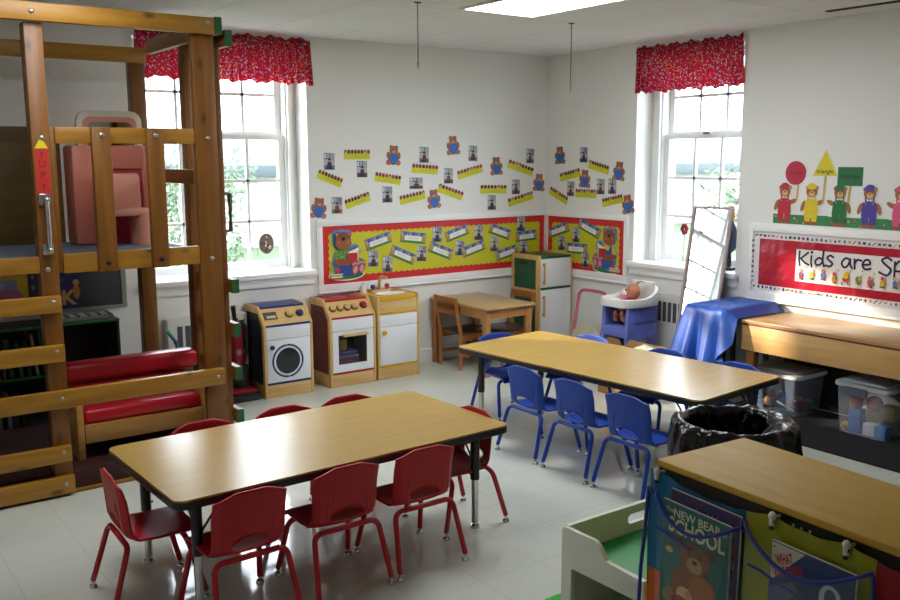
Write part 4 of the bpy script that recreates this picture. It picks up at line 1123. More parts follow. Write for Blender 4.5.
# guard rail with two bolted slats
r1 = bx('guard_rail', (-4.468, -1.445, 1.775), (-3.768, -1.405, 1.855), LUMX, t, 0.004)
for xa, xb in ((-4.306, -4.214), (-4.034, -3.948)):
    o = bx('guard_slat', (xa, -1.485, 1.135), (xb, -1.445, 1.855), LUMZ, t, 0.004)
    boltat(o, (xa+xb)/2, 1.815, -1.485, 0.014); boltat(o, (xa+xb)/2, 1.18, -1.485, 0.014, DBOLT)
boltat(pR, -3.70, 1.805); boltat(pR, -3.705, 1.16); boltat(pL, -4.545, 1.16, -1.45); boltat(pL, -4.53, 1.80, -1.45)
bx('floor_rail', (-4.468, -1.445, 1.135), (-3.768, -1.405, 1.232), LUMX, t, 0.004)
bx('floor_rail', (-5.36, -1.445, 1.145), (-4.578, -1.405, 1.226), LUMX, t, 0.004)
bx('side_rail', (-3.745, -1.33, 1.135), (-3.705, -0.45, 1.205), LUMY, t, 0.004)
bx('side_rail', (-3.745, -1.33, 1.56), (-3.71, -0.45, 1.64), LUMY, t, 0.004)
bx('back_rail', (-5.36, -0.45, 1.135), (-3.785, -0.41, 1.205), LUMX, t, 0.004)
bx('deck', (-5.36, -1.40, 1.185), (-3.75, -0.45, 1.205), mat('deck_carpet', '#5d6878', 0.95, bump=0.2, bscale=300), t)
bx('back_panel', (-5.36, -0.448, 1.205), (-4.22, -0.425, 1.885), wood('dark_ply', '#4e3c14', '#5c481c', 0, 5, 8, 0.6), t)
# climbing boards and the long low board
for z0, z1 in ((0.948, 1.032), (0.70, 0.785), (0.183, 0.265)):
    o = bx('climbing_board', (-5.55, -1.49, z0), (-4.500, -1.45, z1), LUMX, t, 0.004); boltat(o, -4.54, (z0+z1)/2+0.012, -1.49, 0.011)
o = bx('climbing_board', (-5.55, -1.49, 0.016), (-4.495, -1.45, 0.108), LUMX, t, 0.004); boltat(o, -4.54, 0.068, -1.49, 0.011)
o = bx('long_board', (-5.55, -1.49, 0.462), (-3.672, -1.45, 0.552), LUMX, t, 0.004); boltat(o, -4.53, 0.512, -1.49, 0.011); boltat(o, -3.715, 0.508, -1.49, 0.011)
# low carpeted base
bx('base_platform', (-5.36, -1.44, 0.0), (-3.79, -0.45, 0.115), mat('base_carpet', '#3a1a16', 0.95), t, 0.004)
bx('base_trim', (-4.495, -1.452, 0.0), (-3.768, -1.44, 0.022), LUMX, t)
# ladder on the right end
for y in (-0.93, -1.43):
    post('ladder_upright', -3.645, -3.605, y-0.05 if y > -1 else y+0.005, y+0.04 if y > -1 else y+0.10, 2.29)
for z0 in (0.962, 0.715, 0.468, 0.222):
    beamY('rung', -3.604, -3.566, -1.47, -0.83, z0, z0+0.075)
b = B(); b.tube([(-3.60, -1.37, 1.505), (-3.558, -1.372, 1.505), (-3.558, -1.372, 1.30), (-3.60, -1.37, 1.30)], 0.015, mat('grab_bar_dark', '#6b6458', 0.4, 0.6), 4)
b.build('grab_bar', t)
b = B()
for z in (1.505, 1.262):
    b.box((-4.566, -1.468, z-0.028), (-4.512, -1.45, z+0.028), CHROME, 0.005); b.tube([(-4.537, -1.468, z), (-4.537, -1.495, z)], 0.012, CHROME, 10)
b.tube([(-4.537, -1.497, 1.505), (-4.537, -1.497, 1.262)], 0.010, CHROME, 12); b.ball((-4.537, -1.497, 1.505), 0.013, CHROME, 10); b.ball((-4.537, -1.497, 1.262), 0.013, CHROME, 10)
b.build('grab_handle', t)
A = Art(O=(-4.537, -1.450, 1.64), U=(1, 0, 0), W=(0, 0, 1), n=(0, -1, 0), th=0.002)
A.base([(-0.032, -0.110), (0.032, -0.110), (0.032, 0.108), (-0.032, 0.108)], '#b8251c')
A.base([(-0.030, 0.110), (0.030, 0.110), (0.002, 0.168)], '#d8c21c')
for k, ch_ in enumerate('UP'): A.text(ch_, 0, 0.035-0.055*k, 0.050, '#5a1410')
A.ell(0, 0.085, 0.005, 0.005, '#3a1a10', 8); A.ell(0, -0.065, 0.005, 0.005, '#3a1a10', 8); A.stroke([(0, 0.062), (0, 0.082)], 0.004, '#5a1410', False); A.stroke([(0.002, -0.088), (0.0, -0.066)], 0.004, '#5a1410', False)
tag(A.build('pencil_sign'), 'red pencil-shaped sign with yellow tip on the left loft post', 'sign')

# ---- toy vanity and stool on the deck
PEA = mat('peach_plastic', '#c0705e', 0.4); PEAL = mat('peach_light', '#c98a76', 0.4); ROSE = mat('rose_plastic', '#a82838', 0.4)
ZD = 1.206
t = thing('toy_vanity', 'peach plastic toy vanity with a mirror standing on the loft deck', 'toy vanity', (-3.99, -0.63, ZD))
b = B(); b.box((-4.225, -0.72, ZD), (-4.10, -0.52, ZD+0.57), PEA, 0.018); b.box((-3.83, -0.72, ZD), (-3.755, -0.52, ZD+0.57), PEA, 0.018); b.box((-4.12, -0.72, ZD+0.43), (-3.81, -0.52, ZD+0.57), PEA, 0.018)
b.build('body', t)
bx('knee_recess', (-4.11, -0.70, ZD), (-3.82, -0.53, ZD+0.44), ROSE, t, 0.01)
b = B()
P = rounded(-0.185, 0.0, 0.185, 0.37, 0.06)
b.prism(P, (-3.985, -0.66, ZD+0.40), (1, 0, 0), (0, 0, 1), (0, 0.05, 0), mat('cream_plastic', '#c8bfae', 0.4), bev=0.01); b.build('mirror_frame', t)
b = B(); b.prism(rounded(-0.155, 0.03, 0.155, 0.335, 0.045), (-3.985, -0.663, ZD+0.40), (1, 0, 0), (0, 0, 1), (0, 0.006, 0), PEAL); b.build('inner_frame', t)
b = B(); b.prism(rounded(-0.130, 0.06, 0.130, 0.305, 0.04), (-3.985, -0.665, ZD+0.40), (1, 0, 0), (0, 0, 1), (0, 0.006, 0), mat('mirror_glass', '#c4c8cc', 0.04, 1.0)); b.build('mirror', t)
t = thing('toy_stool', 'peach plastic toy seat in front of the toy vanity on the deck', 'toy seat', (-4.00, -0.86, ZD))
b = B(); b.box((-4.135, -0.80, ZD+0.17), (-3.865, -0.755, ZD+0.41), PEAL, 0.025); b.build('backrest', t)
b = B(); b.box((-4.13, -0.96, ZD+0.17), (-3.87, -0.76, ZD+0.215), PEAL, 0.015); b.build('seat', t)
for x in (-4.10, -3.90):
    for y in (-0.93, -0.79): B().tube([(x, y, ZD), (x, y, ZD+0.18)], [0.042, 0.038], PEAL, 12).build('leg', t)

# ---- settee under the loft
t = thing('settee', 'low wooden settee with shiny red vinyl cushions under the loft', 'settee', (-4.08, -1.08, 0.115))
RV = mat('red_vinyl', '#b01424', 0.32, bump=0.25, bscale=14); SW_ = wood('settee_maple', '#a8783a', '#bb8c4a', 0, 7, 12, 0.4)
bx('front_apron', (-4.385, -1.30, 0.20), (-3.735, -1.275, 0.30), SW_, t, 0.004)
B().box((-4.38, -1.275, 0.29), (-3.735, -0.90, 0.375), RV, 0.025, seg=3).build('seat_cushion', t)
B().box((-4.38, -1.02, 0.36), (-3.735, -0.945, 0.452), RV, 0.02, seg=3).build('lower_back_cushion', t)
bx('seat_board', (-4.38, -1.275, 0.26), (-3.735, -0.87, 0.29), SW_, t)
o = bx('back_frame', (-4.40, -0.95, 0.12), (-3.665, -0.915, 0.475), SW_, t, 0.004)
B().box((-4.40, -1.005, 0.465), (-3.645, -0.875, 0.575), RV, 0.03, seg=3).build('back_cushion', t)
for x in (-4.425, -3.735): bx('side_panel', (x, -1.305, 0.116), (x+0.035, -0.915, 0.44), SW_, t, 0.005)
# ---- teal push handle of a toy behind the settee
t = thing('push_toy', 'teal bent push handle of a toy behind the red settee', 'push toy', (-3.62, -0.50, 0))
TEAL = mat('teal_plastic', '#1f7f86', 0.4)
B().tube(smooth_path([(-3.655, -0.50, 0.60), (-3.622, -0.50, 0.555), (-3.600, -0.50, 0.51), (-3.597, -0.50, 0.40), (-3.597, -0.50, 0.15)], 5), 0.012, TEAL, 10).build('handle', t)
B().lathe([(0.014, 0), (0.014, 0.02)], (-3.606, -0.50, 0.515), mat('magenta_ring', '#8a2a7a', 0.4), 10).build('grip_ring', t)
bx('base', (-3.66, -0.56, 0.05), (-3.54, -0.44, 0.16), TEAL, t, 0.015)
for y in (-0.575, -0.425): B().lathe([(0.04, -0.012), (0.04, 0.012)], (-3.60, y, 0.042), BLK, 16, 'Y').build('wheel', t)

# ---- bookcase against the wall under the loft, with books
BC = mat('bookcase_dark', '#2c2a28', 0.6); GE = mat('green_shelf_edge', '#1d6a2c', 0.4)
t = thing('bookcase', 'dark bookcase with green-edged shelves under the loft', 'bookcase', (-4.5, -0.17, 0))
X0, X1, YF_ = -5.3, -3.90, -0.31
for x in (X0, X1-0.02): bx('side_panel', (x, YF_, 0), (x+0.02, -0.02, 0.69), BC, t)
bx('back_panel', (X0, -0.03, 0), (X1, -0.02, 0.69), BC, t)
for z in (0.02, 0.37, 0.675):
    s_ = bx('shelf', (X0+0.02, YF_, z), (X1-0.02, -0.03, z+0.015), BC, t)
    B().box((X0+0.02, YF_-0.006, z), (X1, YF_, z+0.015), GE).build('green_edge', s_)
bc_cols = [('dark blue', '#23304e'), ('grey', '#5a5a58'), ('brown', '#4a3626'), ('dark red', '#4e1f22'), ('white', '#a8a49a'), ('dark green', '#243c2e'), ('black', '#1c1c1e'), ('tan', '#80684a')]
ordn = ['first', 'second', 'third', 'fourth', 'fifth', 'sixth', 'seventh', 'eighth', 'ninth', 'tenth', 'eleventh', 'twelfth', 'thirteenth', 'fourteenth']
def books(z, x, n, shelf, seed):
    rnd = random.Random(seed)
    for k in range(n):
        nm, c = bc_cols[rnd.randrange(8)]; w = rnd.uniform(0.008, 0.026); h = rnd.uniform(0.19, 0.27); d = rnd.uniform(0.16, 0.2)
        m = mat('book_'+nm.replace(' ', '_'), c, 0.6); tl = rnd.choice([0, 0, 0, 0.10])
        b = B(); b.box((x, -0.235-d/2, z+0.001), (x+w, -0.235+d/2, z+h), m, 0.001); b.box((x+0.002, -0.235-d/2+0.004, z+0.004), (x+w-0.002, -0.235+d/2+0.001, z+h-0.003), paper('#c8c2b2'))
        if tl:
            b.bm.transform(Matrix.Translation((x, 0, z)) @ Matrix.Rotation(-tl, 4, 'Y') @ Matrix.Translation((-x, 0, -z)) @ Matrix.Translation((0.004, 0, 0.003)))
            x += h*0.1
        tag(b.build('book'), '%s book, %s from the left on the %s of the bookcase' % (nm, ordn[k], shelf), 'book', 'books in the bookcase')
        x += w+rnd.choice([0.003, 0.003, 0.02])
books(0.386, -4.78, 12, 'upper shelf', 2); books(0.036, -4.78, 8, 'bottom shelf', 6)
t = thing('xylophone', 'pale slatted keyboard lying on top of the bookcase', 'keyboard', (-4.05, -0.16, 0.691))
bx('body', (-4.28, -0.27, 0.691), (-3.92, -0.07, 0.715), mat('keyboard_grey', '#8a8a86', 0.5), t, 0.004)
for k in range(16): B().box((-4.27+0.0215*k, -0.265, 0.716), (-4.27+0.0215*k+0.015, -0.15, 0.722), mat('key_white' if k % 3 else 'key_black', '#b8b6ae' if k % 3 else '#1a1a1c', 0.4)).build('key', t)
# ---- blackboard and posters on the wall above the bookcase
t = thing('blackboard', 'dark blackboard on the wall under the loft deck', 'blackboard', (-4.5, -0.01, 0.73))
bx('slate', (-5.3, -0.014, 0.735), (-3.79, -0.002, 1.12), mat('slate', '#262a2c', 0.6), t)
b = B(); b.box((-5.33, -0.02, 0.715), (-3.76, -0.001, 0.735), mat('slate_frame', '#8a8a84', 0.5)); b.box((-3.79, -0.02, 0.735), (-3.76, -0.001, 1.14), mat('slate_frame', '#8a8a84', 0.5)); b.box((-5.33, -0.02, 1.12), (-3.79, -0.001, 1.14), mat('slate_frame', '#8a8a84', 0.5)); b.build('frame', t)
A = Art(O=(-4.165, -0.0155, 0.845), U=(1, 0, 0), W=(0, 0, 1), n=(0, -1, 0), th=0.002); A.base([(-0.135, -0.105), (0.115, -0.105), (0.115, 0.13), (-0.135, 0.13)], '#1d2c58')
A.text('OK', -0.02, -0.04, 0.13, '#c9a05a', bold=0.004); A.ell(0.085, 0.0, 0.022, 0.05, '#b07a3a', 12); A.ell(0.085, 0.06, 0.02, 0.02, '#c08a4a', 10); A.ell(-0.04, 0.085, 0.06, 0.025, '#2f4a8a', 12)
tag(A.build('poster'), 'dark blue poster with orange letters OK on the blackboard', 'poster')
A = Art(O=(-4.50, -0.0155, 0.90), U=(1, 0, 0), W=(0, 0, 1), n=(0, -1, 0), th=0.002); A.base([(-0.16, -0.16), (0.13, -0.16), (0.13, 0.17), (-0.16, 0.17)], '#b89a2a')
A.rect(-0.15, -0.15, 0.07, 0.05, '#7a8ab0'); A.ell(-0.03, -0.08, 0.06, 0.07, '#5a2a2a', 14); A.ell(0.0, -0.05, 0.10, 0.04, '#b06a8a', 12); A.ell(-0.05, 0.02, 0.05, 0.03, '#9a9ac0', 12)
tag(A.build('poster'), 'yellow and pink picture poster on the blackboard behind the left loft post', 'poster')
A = Art(O=(-4.30, -0.0155, 0.88), U=(1, 0, 0), W=(0, 0, 1), n=(0, -1, 0), th=0.002); A.base([(-0.06, -0.10), (0.06, -0.10), (0.06, 0.17), (-0.06, 0.17)], '#23263a')
for k in range(9): A.ell(-0.04+0.04*(k % 3), -0.06+0.07*(k//3), 0.012, 0.015, ['#6a6a80', '#8a7a6a', '#4a5a7a'][k % 3], 8)
tag(A.build('poster'), 'narrow dark patterned poster between the yellow and the blue poster', 'poster')

# ---- upright vacuum cleaner beside the washing machine
t = thing('vacuum_cleaner', 'red and black upright vacuum cleaner between the loft ladder and washing machine', 'vacuum cleaner', (-3.06, -0.19, 0))
VR = mat('vacuum_red', '#7c1520', 0.3); VB = mat('vacuum_black', '#1c1b1e', 0.35)
b = B(); b.box((-3.17, -0.32, 0.0), (-2.945, -0.12, 0.055), VB, 0.02); b.box((-3.15, -0.30, 0.045), (-2.96, -0.13, 0.085), VR, 0.02); b.build('floor_head', t)
B().lathe([(0.06, 0.08), (0.065, 0.20), (0.055, 0.24)], (-3.04, -0.17, 0), VB, 18).build('motor_housing', t)
B().lathe([(0.045, 0.24), (0.048, 0.50), (0.04, 0.53)], (-3.06, -0.17, 0), VR, 18).build('dust_canister', t)
B().lathe([(0.020, 0.52), (0.018, 0.58)], (-3.06, -0.17, 0), VR, 12).build('neck', t)
B().tube([(-3.065, -0.17, 0.57), (-3.075, -0.17, 0.67)], [0.014, 0.018], VB, 10).build('handle', t)
B().tube(smooth_path([(-3.02, -0.17, 0.22), (-2.985, -0.17, 0.34), (-2.985, -0.17, 0.50), (-3.035, -0.17, 0.55)], 6), 0.014, VB, 8).build('hose', t)
b = B(); b.ball((-3.06, -0.213, 0.34), (0.02, 0.006, 0.025), mat('vacuum_badge', '#a06a70', 0.4), 12); b.build('badge', t)
# round leaf-patterned sun catcher on the left window pane
A = Art(O=(-2.632, 0.210, 1.058), U=(1, 0, 0), W=(0, 0, 1), n=(0, -1, 0), th=0.002)
A.base([(0.062*math.cos(2*PI*k/28), 0.078*math.sin(2*PI*k/28)) for k in range(28)], '#6a5a50')
r = random.Random(3)
for k in range(14):
    a = r.uniform(0, 6.28); q = 0.05*r.random()**0.5; A.ell(q*math.cos(a), q*1.25*math.sin(a), 0.014, 0.006, r.choice(['#d8d2c8', '#3f302a', '#c8beb0', '#4a3c36']), 8, a)
tag(A.build('sun_catcher'), 'round leaf-patterned disc stuck on the left window pane', 'sun catcher')
# ================================================================ bench, clear bins, mat
BW = wood('bench_birch', '#b98d52', '#caa068', 1, 6, 12, 0.38); BT = wood('bench_top', '#a8804e', '#b58e5c', 1, 6, 12, 0.3)
t = thing('low_bench', 'long low wooden bench table against the right wall under the red banner', 'bench', (-0.26, -3.6, 0))
bx('top', (-0.515, -4.75, 0.615), (-0.005, -2.53, 0.637), BT, t, 0.003)
bx('red_edge_strip', (-0.517, -4.75, 0.606), (-0.50, -2.531, 0.615), mat('dark_red_edge', '#5a1a16', 0.5), t)
bx('back_panel', (-0.022, -4.73, 0.012), (-0.019, -2.555, 0.606), mat('under_bench_dark', '#1d1c1c', 0.8), t)  # dark sheet added against the wall to blacken the space under the bench
bx('front_apron', (-0.512, -4.75, 0.437), (-0.49, -2.535, 0.606), BW, t, 0.003)
bx('end_apron', (-0.49, -2.557, 0.437), (-0.02, -2.535, 0.606), BW, t); bx('end_apron', (-0.49, -4.75, 0.437), (-0.02, -4.728, 0.606), BW, t)
for x in (-0.475, -0.05):
    for y in (-2.60, -4.70): bx('leg', (x-0.03, y-0.03, 0.0), (x+0.03, y+0.03, 0.606), wood('bench_leg', '#7a4f24', '#8f6030', 2, 8, 12, 0.45), t, 0.004)
m_ = mat('black_mat', '#17181b', 0.95, bump=0.4, bscale=120, var=0.3, vscale=80)
tag(B().box((-0.80, -4.9, 0.0), (-0.03, -2.38, 0.008), m_).build('floor_mat'), 'black mat on the floor under the wooden bench', 'mat')
BINP = clear('clear_bin_plastic', '#d9e0e6', 0.70, 0.15); BINB = clear('bluish_bin_plastic', '#8c9cb4', 0.62, 0.15); LIDP = mat('bin_lid', '#eceef2', 0.28); LATCH = mat('bin_latch', '#5c626a', 0.4)
def clearbin(x0, x1, y0, y1, h, label, latch):
    z0 = 0.008
    t = thing('storage_bin', label, 'storage bin', ((x0+x1)/2, (y0+y1)/2, z0))
    b = B(); tp = 0.018
    def ring(z, s): 
        return [b.bm.verts.new((p[0], p[1], z)) for p in rounded(x0+s, y0+s, x1-s, y1-s, 0.035)]
    r0 = ring(z0+0.002, tp); r1 = ring(z0+h-0.02, 0.0)
    n = len(r0)
    for k in range(n): b.bm.faces.new([r0[k], r0[(k+1) % n], r1[(k+1) % n], r1[k]])
    b.bm.faces.new(r0[::-1]); b.build('tub', t, m=BINP if latch else BINB)
    b = B(); P = rounded(x0-0.012, y0-0.012, x1+0.012, y1+0.012, 0.04)
    b.prism(P, (0, 0, z0+h-0.030), (1, 0, 0), (0, 1, 0), (0, 0, 0.026), LIDP, bev=0.006)
    b.prism(rounded(x0+0.035, y0+0.035, x1-0.035, y1-0.035, 0.03), (0, 0, z0+h-0.006), (1, 0, 0), (0, 1, 0), (0, 0, 0.014), LIDP, bev=0.005)
    lid = b.build('lid', t)
    if latch:
        ym = (y0+y1)/2+0.03
        B().box((x0-0.028, ym-0.075, z0+h-0.075), (x0-0.012, ym+0.075, z0+h-0.022), LATCH, 0.004).build('latch', t)
    return t
clearbin(-0.365, -0.03, -2.87, -2.475, 0.285, 'clear lidded bin of toys on the mat under the left end of the bench', False)
clearbin(-0.39, -0.06, -3.49, -3.15, 0.325, 'clear latched bin of large bright blocks on the mat, right one of two', True)
def toy(kind, c, col, label, z=None, r=0.035, rot=0.0):
    m = mat('toy_'+col.lstrip('#'), col, 0.4); x, y, z = c; b = B()
    if kind == 'cup': b.lathe([(r*0.75, 0), (r, r*1.9), (r*0.92, r*1.9), (r*0.7, 0.006)], (x, y, z), m, 18)
    elif kind == 'ball': b.ball((x, y, z+r), r, m, 14)
    elif kind == 'block': b.obox((x, y, z+r), (2*r, 2*r, 2*r), (0, 0, rot), m, 0.005)
    elif kind == 'wedge': b.prism([(-r, 0), (r, 0), (0, 1.7*r)], (x-0.015, y, z), (math.sin(rot)*0.3, math.cos(rot), 0), (0, 0, 1), (0.03, 0, 0), m, bev=0.003)
    elif kind == 'stick': b.tube([(x, y-r*2, z+0.01), (x+0.01, y+r*2, z+0.05)], 0.007, m, 8)
    tag(b.build('toy_'+kind), label, 'toy', None)
Z = 0.014
for k, c, col, lab in (('wedge', (-0.25, -2.62, Z+0.07), '#c8452e', 'orange-red wedge toy in the left clear bin, upper'), ('wedge', (-0.25, -2.75, Z+0.05), '#c23a34', 'red wedge toy in the left clear bin, lower'),
                       ('stick', (-0.26, -2.72, Z+0.0), '#c9c6c2', 'pale stick toy slanting in the left clear bin'), ('ball', (-0.24, -2.58, Z), '#b9875a', 'tan ball in the left clear bin'),
                       ('block', (-0.17, -2.66, Z), '#2f4f86', 'dark blue block at the back of the left clear bin'), ('block', (-0.16, -2.56, Z), '#3d5f7a', 'grey-blue block in the left clear bin'), ('block', (-0.17, -2.77, Z), '#7a3f52', 'plum block in the left clear bin'),
                       ('cup', (-0.10, -2.70, Z), '#d8b63a', 'yellow cup at the back of the left clear bin'), ('block', (-0.10, -2.60, Z), '#5b4636', 'brown block at the back of the left clear bin'), ('ball', (-0.10, -2.79, Z), '#3a6a4a', 'green ball at the back of the left clear bin')):
    toy(k, c, col, lab)
for k, c, col, lab, r in (('block', (-0.315, -3.265, Z), '#1d5fae', 'lower blue block in the right clear bin', 0.036), ('block', (-0.315, -3.262, Z+0.074), '#2468b8', 'upper blue block in the right clear bin', 0.034), ('cup', (-0.315, -3.25, Z+0.145), '#d05a4e', 'coral cup on the blue blocks in the right clear bin', 0.042),
                       ('block', (-0.31, -3.355, Z), '#dad7e0', 'white block in the right clear bin', 0.035), ('block', (-0.315, -3.43, Z), '#2a78c4', 'bright blue block at the right side of the right clear bin', 0.034), ('ball', (-0.32, -3.37, Z+0.15), '#c8486a', 'pink ball in the right clear bin', 0.046),
                       ('block', (-0.25, -3.345, Z+0.08), '#c9bc52', 'yellow block in the right clear bin', 0.038), ('ball', (-0.335, -3.20, Z), '#c9a04a', 'mustard ball in the right clear bin corner', 0.026), ('cup', (-0.21, -3.22, Z), '#d8743a', 'orange cup at the back of the right clear bin', 0.040),
                       ('block', (-0.17, -3.42, Z), '#8a94a2', 'grey block at the back of the right clear bin', 0.05), ('block', (-0.24, -3.43, Z+0.10), '#cfc98a', 'cream block high in the right clear bin', 0.040), ('block', (-0.12, -3.28, Z), '#b9c0c8', 'pale block at the back of the right clear bin', 0.06)):
    toy(k, c, col, lab, r=r*1.08)

# ================================================================ blue cloth over a small table, leaning mirror
t = thing('side_table', 'small table hidden under the shiny blue cloth', 'side table', (-0.32, -2.26, 0))
bx('tabletop', (-0.575, -2.44, 0.665), (-0.045, -2.125, 0.690), BT, t, 0.004)
for x in (-0.555, -0.075):
    for y in (-2.425, -2.145): bx('leg', (x-0.015, y-0.015, 0.0), (x+0.015, y+0.015, 0.665), BLK, t)
BLUEV = mat('blue_vinyl', '#0f429a', 0.5, bump=0.12, bscale=22)
out = []     # outline of the cloth's top edge with its outward direction
def seg(p, q, n, o0, o1, kind):
    for k in range(n):
        f = k/n; out.append((V(p).lerp(V(q), f), V(o0).lerp(V(o1), f).normalized(), kind))
ZB = 0.696
seg((-0.06, -2.115, ZB), (-0.56, -2.115, ZB), 30, (0, 1, 0), (0, 1, 0), 'L')
seg((-0.56, -2.115, ZB), (-0.583, -2.14, ZB), 6, (0, 1, 0), (-1, 0, 0), 'F')
seg((-0.583, -2.14, ZB), (-0.583, -2.43, ZB), 44, (-1, 0, 0), (-1, 0, 0), 'F')
seg((-0.583, -2.43, ZB), (-0.56, -2.452, ZB), 6, (-1, 0, 0), (-0.3, -1, 0), 'C')
seg((-0.56, -2.452, ZB), (-0.02, -2.452, ZB), 30, (0, -1, 0), (0, -1, 0), 'R')
seg((-0.02, -2.452, ZB), (-0.02, -2.115, ZB), 20, (1, 0, 0), (1, 0, 0), 'W')
NO = len(out); cen = V((-0.30, -2.27, ZB))
b = B(); rings = []
rings.append([b.bm.verts.new(cen.lerp(p, 0.35)+V((0, 0, 0.002*math.sin(k*0.7)))) for k, (p, o, kd) in enumerate(out)])
rings.append([b.bm.verts.new(cen.lerp(p, 0.7)+V((0, 0, 0.003*math.sin(k*0.5)))) for k, (p, o, kd) in enumerate(out)])
rings.append([b.bm.verts.new(p) for p, o, kd in out])
NR = 14
for j in range(1, NR+1):
    s = j/NR; rg = []
    for k, (p, o, kd) in enumerate(out):
        if kd == 'W': q = p+V((0.012*s if p.x < -0.03 else 0.0, 0, -0.02*s))
        elif kd == 'R':
            d = min(1, s*1.6); q = p+o*0.075*d+V((0, 0, -0.052*d)) if s <= 0.62 else p+o*(0.075+0.02*(s-0.62))+V((0, 0, -0.052))
        else:
            f = k/NO
            w = math.sin(k*0.30+0.6)+0.35*math.sin(k*0.53+1.7)
            drop = 0.36+0.018*math.sin(k*0.3)+(0.03 if 36 <= k <= 48 else 0)
            if kd == 'C': drop = drop*(1-(k-80)/12.0)+0.0
            fl = 0.010+0.065*s+0.030*s*w
            q = p+o*fl+V((0, 0, -drop*s))
            if kd == 'F' and k > 70: q.y -= 0.07*s*(k-70)/10.0; 
            if kd == 'F' and k < 52: q.y += 0.085*s*(52-k)/16.0 if k >= 36 else 0.085*s
            if kd == 'L' and p.x > -0.12: q = p+o*0.01+V((0, 0, -0.2*s))
        rg.append(b.bm.verts.new(q))
    rings.append(rg)
c0 = b.bm.verts.new(cen)
for k in range(NO): b.bm.faces.new([c0, rings[0][k], rings[0][(k+1) % NO]])
for A_, Q_ in zip(rings, rings[1:]):
    for k in range(NO): b.bm.faces.new([A_[k], Q_[k], Q_[(k+1) % NO], A_[(k+1) % NO]])
tag(b.build('blue_cloth', m=BLUEV, ang=75), 'shiny blue vinyl cloth draped in folds over a small table beside the bench', 'cloth')
# leaning full-length mirror
t = thing('leaning_mirror', 'tall narrow mirror leaning in front of the right window', 'mirror', (-0.24, -1.905, 0))
tilt = math.atan2(0.235, 1.335); U_ = V((0, -1, 0)); W_ = V((math.sin(tilt), 0, math.cos(tilt))); N_ = V((-math.cos(tilt), 0, math.sin(tilt)))
yaw = Matrix.Rotation(math.radians(2.5), 3, 'Z'); U_, W_, N_ = yaw @ U_, yaw @ W_, yaw @ N_
O_ = V((-0.262, -1.905, 0.008)); HH = 1.345
b = B(); FRM = mat('mirror_frame_pink', '#b39c94', 0.4)
for pts in ([(-0.172, 0), (-0.150, 0), (-0.150, HH), (-0.172, HH)], [(0.150, 0), (0.172, 0), (0.172, HH), (0.150, HH)], [(-0.150, 0), (0.150, 0), (0.150, 0.03), (-0.150, 0.03)], [(-0.150, HH-0.016), (0.150, HH-0.016), (0.150, HH), (-0.150, HH)]):
    b.prism(pts, O_, U_, W_, N_*0.020, FRM, bev=0.002)
b.build('frame', t)
b = B(); b.prism([(-0.150, 0.03), (0.150, 0.03), (0.150, HH-0.016), (-0.150, HH-0.016)], O_+N_*0.002, U_, W_, N_*0.008, mat('mirror_silver', '#e6ecee', 0.015, 1.0)); b.build('mirror_glass', t)
# little painted edge marks down the left of the glass
tag(B().box((-0.11, -1.722, 0.0), (-0.09, -1.690, 0.705), WOODL, 0.003).build('wooden_stick'), 'thin wooden stick standing at the left foot of the leaning mirror', 'stick')
# dark figure and flower on the right window sill
t = thing('bird_figure', 'dark blue standing figure on the right window sill behind the mirror', 'figurine', (0.12, -1.93, 0.862))
DB = mat('figure_blue', '#24344e', 0.5)
b = B(); b.box((0.07, -1.99, 0.862), (0.17, -1.87, 0.885), mat('figure_base', '#2a2c30', 0.5), 0.004); b.tube([(0.12, -1.93, 0.88), (0.12, -1.93, 1.02)], 0.018, DB, 10); b.build('stand', t)
b = B(); b.lathe([(0.012, 0.98), (0.05, 1.02), (0.062, 1.09), (0.05, 1.17), (0.028, 1.215), (0.022, 1.235)], (0.12, -1.93, 0), DB, 18); b.build('body', t)
b = B(); b.ball((0.115, -1.935, 1.265), (0.036, 0.036, 0.038), mat('figure_yellow', '#c9a03a', 0.5), 14); b.build('head', t)
b = B(); b.lathe([(0.045, 1.285), (0.03, 1.30), (0.028, 1.335), (0.004, 1.345)], (0.12, -1.93, 0), mat('figure_pink', '#c98a84', 0.5), 16); b.build('hat', t)
b = B(); b.tube(arc((0.085, -1.93, 1.15), 0.03, PI, 2*PI, 10, ((0, 1, 0), (0, 0, 1))), 0.003, CHROME, 6); b.build('chain', t)
t = thing('flower', 'red artificial flower on a stem in front of the right window pane', 'flower', (0.16, -1.46, 0.862))
B().tube([(0.16, -1.46, 0.864), (0.17, -1.462, 1.12)], 0.003, mat('stem', '#4a7a3a', 0.6), 6).build('stem', t)
b = B()
for k in range(6): b.ball((0.165, -1.462+0.022*math.cos(k), 1.135+0.026*math.sin(k)), (0.012, 0.018, 0.022), mat('petal_red', '#8e1c34', 0.5), 10)
b.build('petals', t)

# ================================================================ toy high chair with doll, push toy frame, box
PER = mat('periwinkle_plastic', '#6673c4', 0.4); CRM = mat('cream_white_plastic', '#dcdcd6', 0.35)
t = thing('toy_high_chair', 'periwinkle blue toy high chair with white tray against the right wall', 'toy high chair', (-0.34, -1.41, 0))
x0, x1, y0, y1 = -0.50, -0.20, -1.520, -1.240
b = B()
for ya, yb in ((y0, y0+0.035), (y1-0.035, y1)):
    b.prism([(x0-0.03, 0), (x1+0.03, 0), (x1+0.02, 0.58), (x0, 0.58)], (0, ya, 0), (1, 0, 0), (0, 0, 1), (0, yb-ya, 0), PER, bev=0.008)
b.box((x1-0.02, y0+0.03, 0.05), (x1+0.01, y1-0.03, 0.58), PER, 0.006)
b.build('side_frame', t)
b = B()
for z in (0.15, 0.32, 0.50): b.box((x0+0.05, y0-0.006, z-0.05), (x1-0.01, y0+0.004, z+0.05), PER, 0.004)
b.build('side_recess', t)
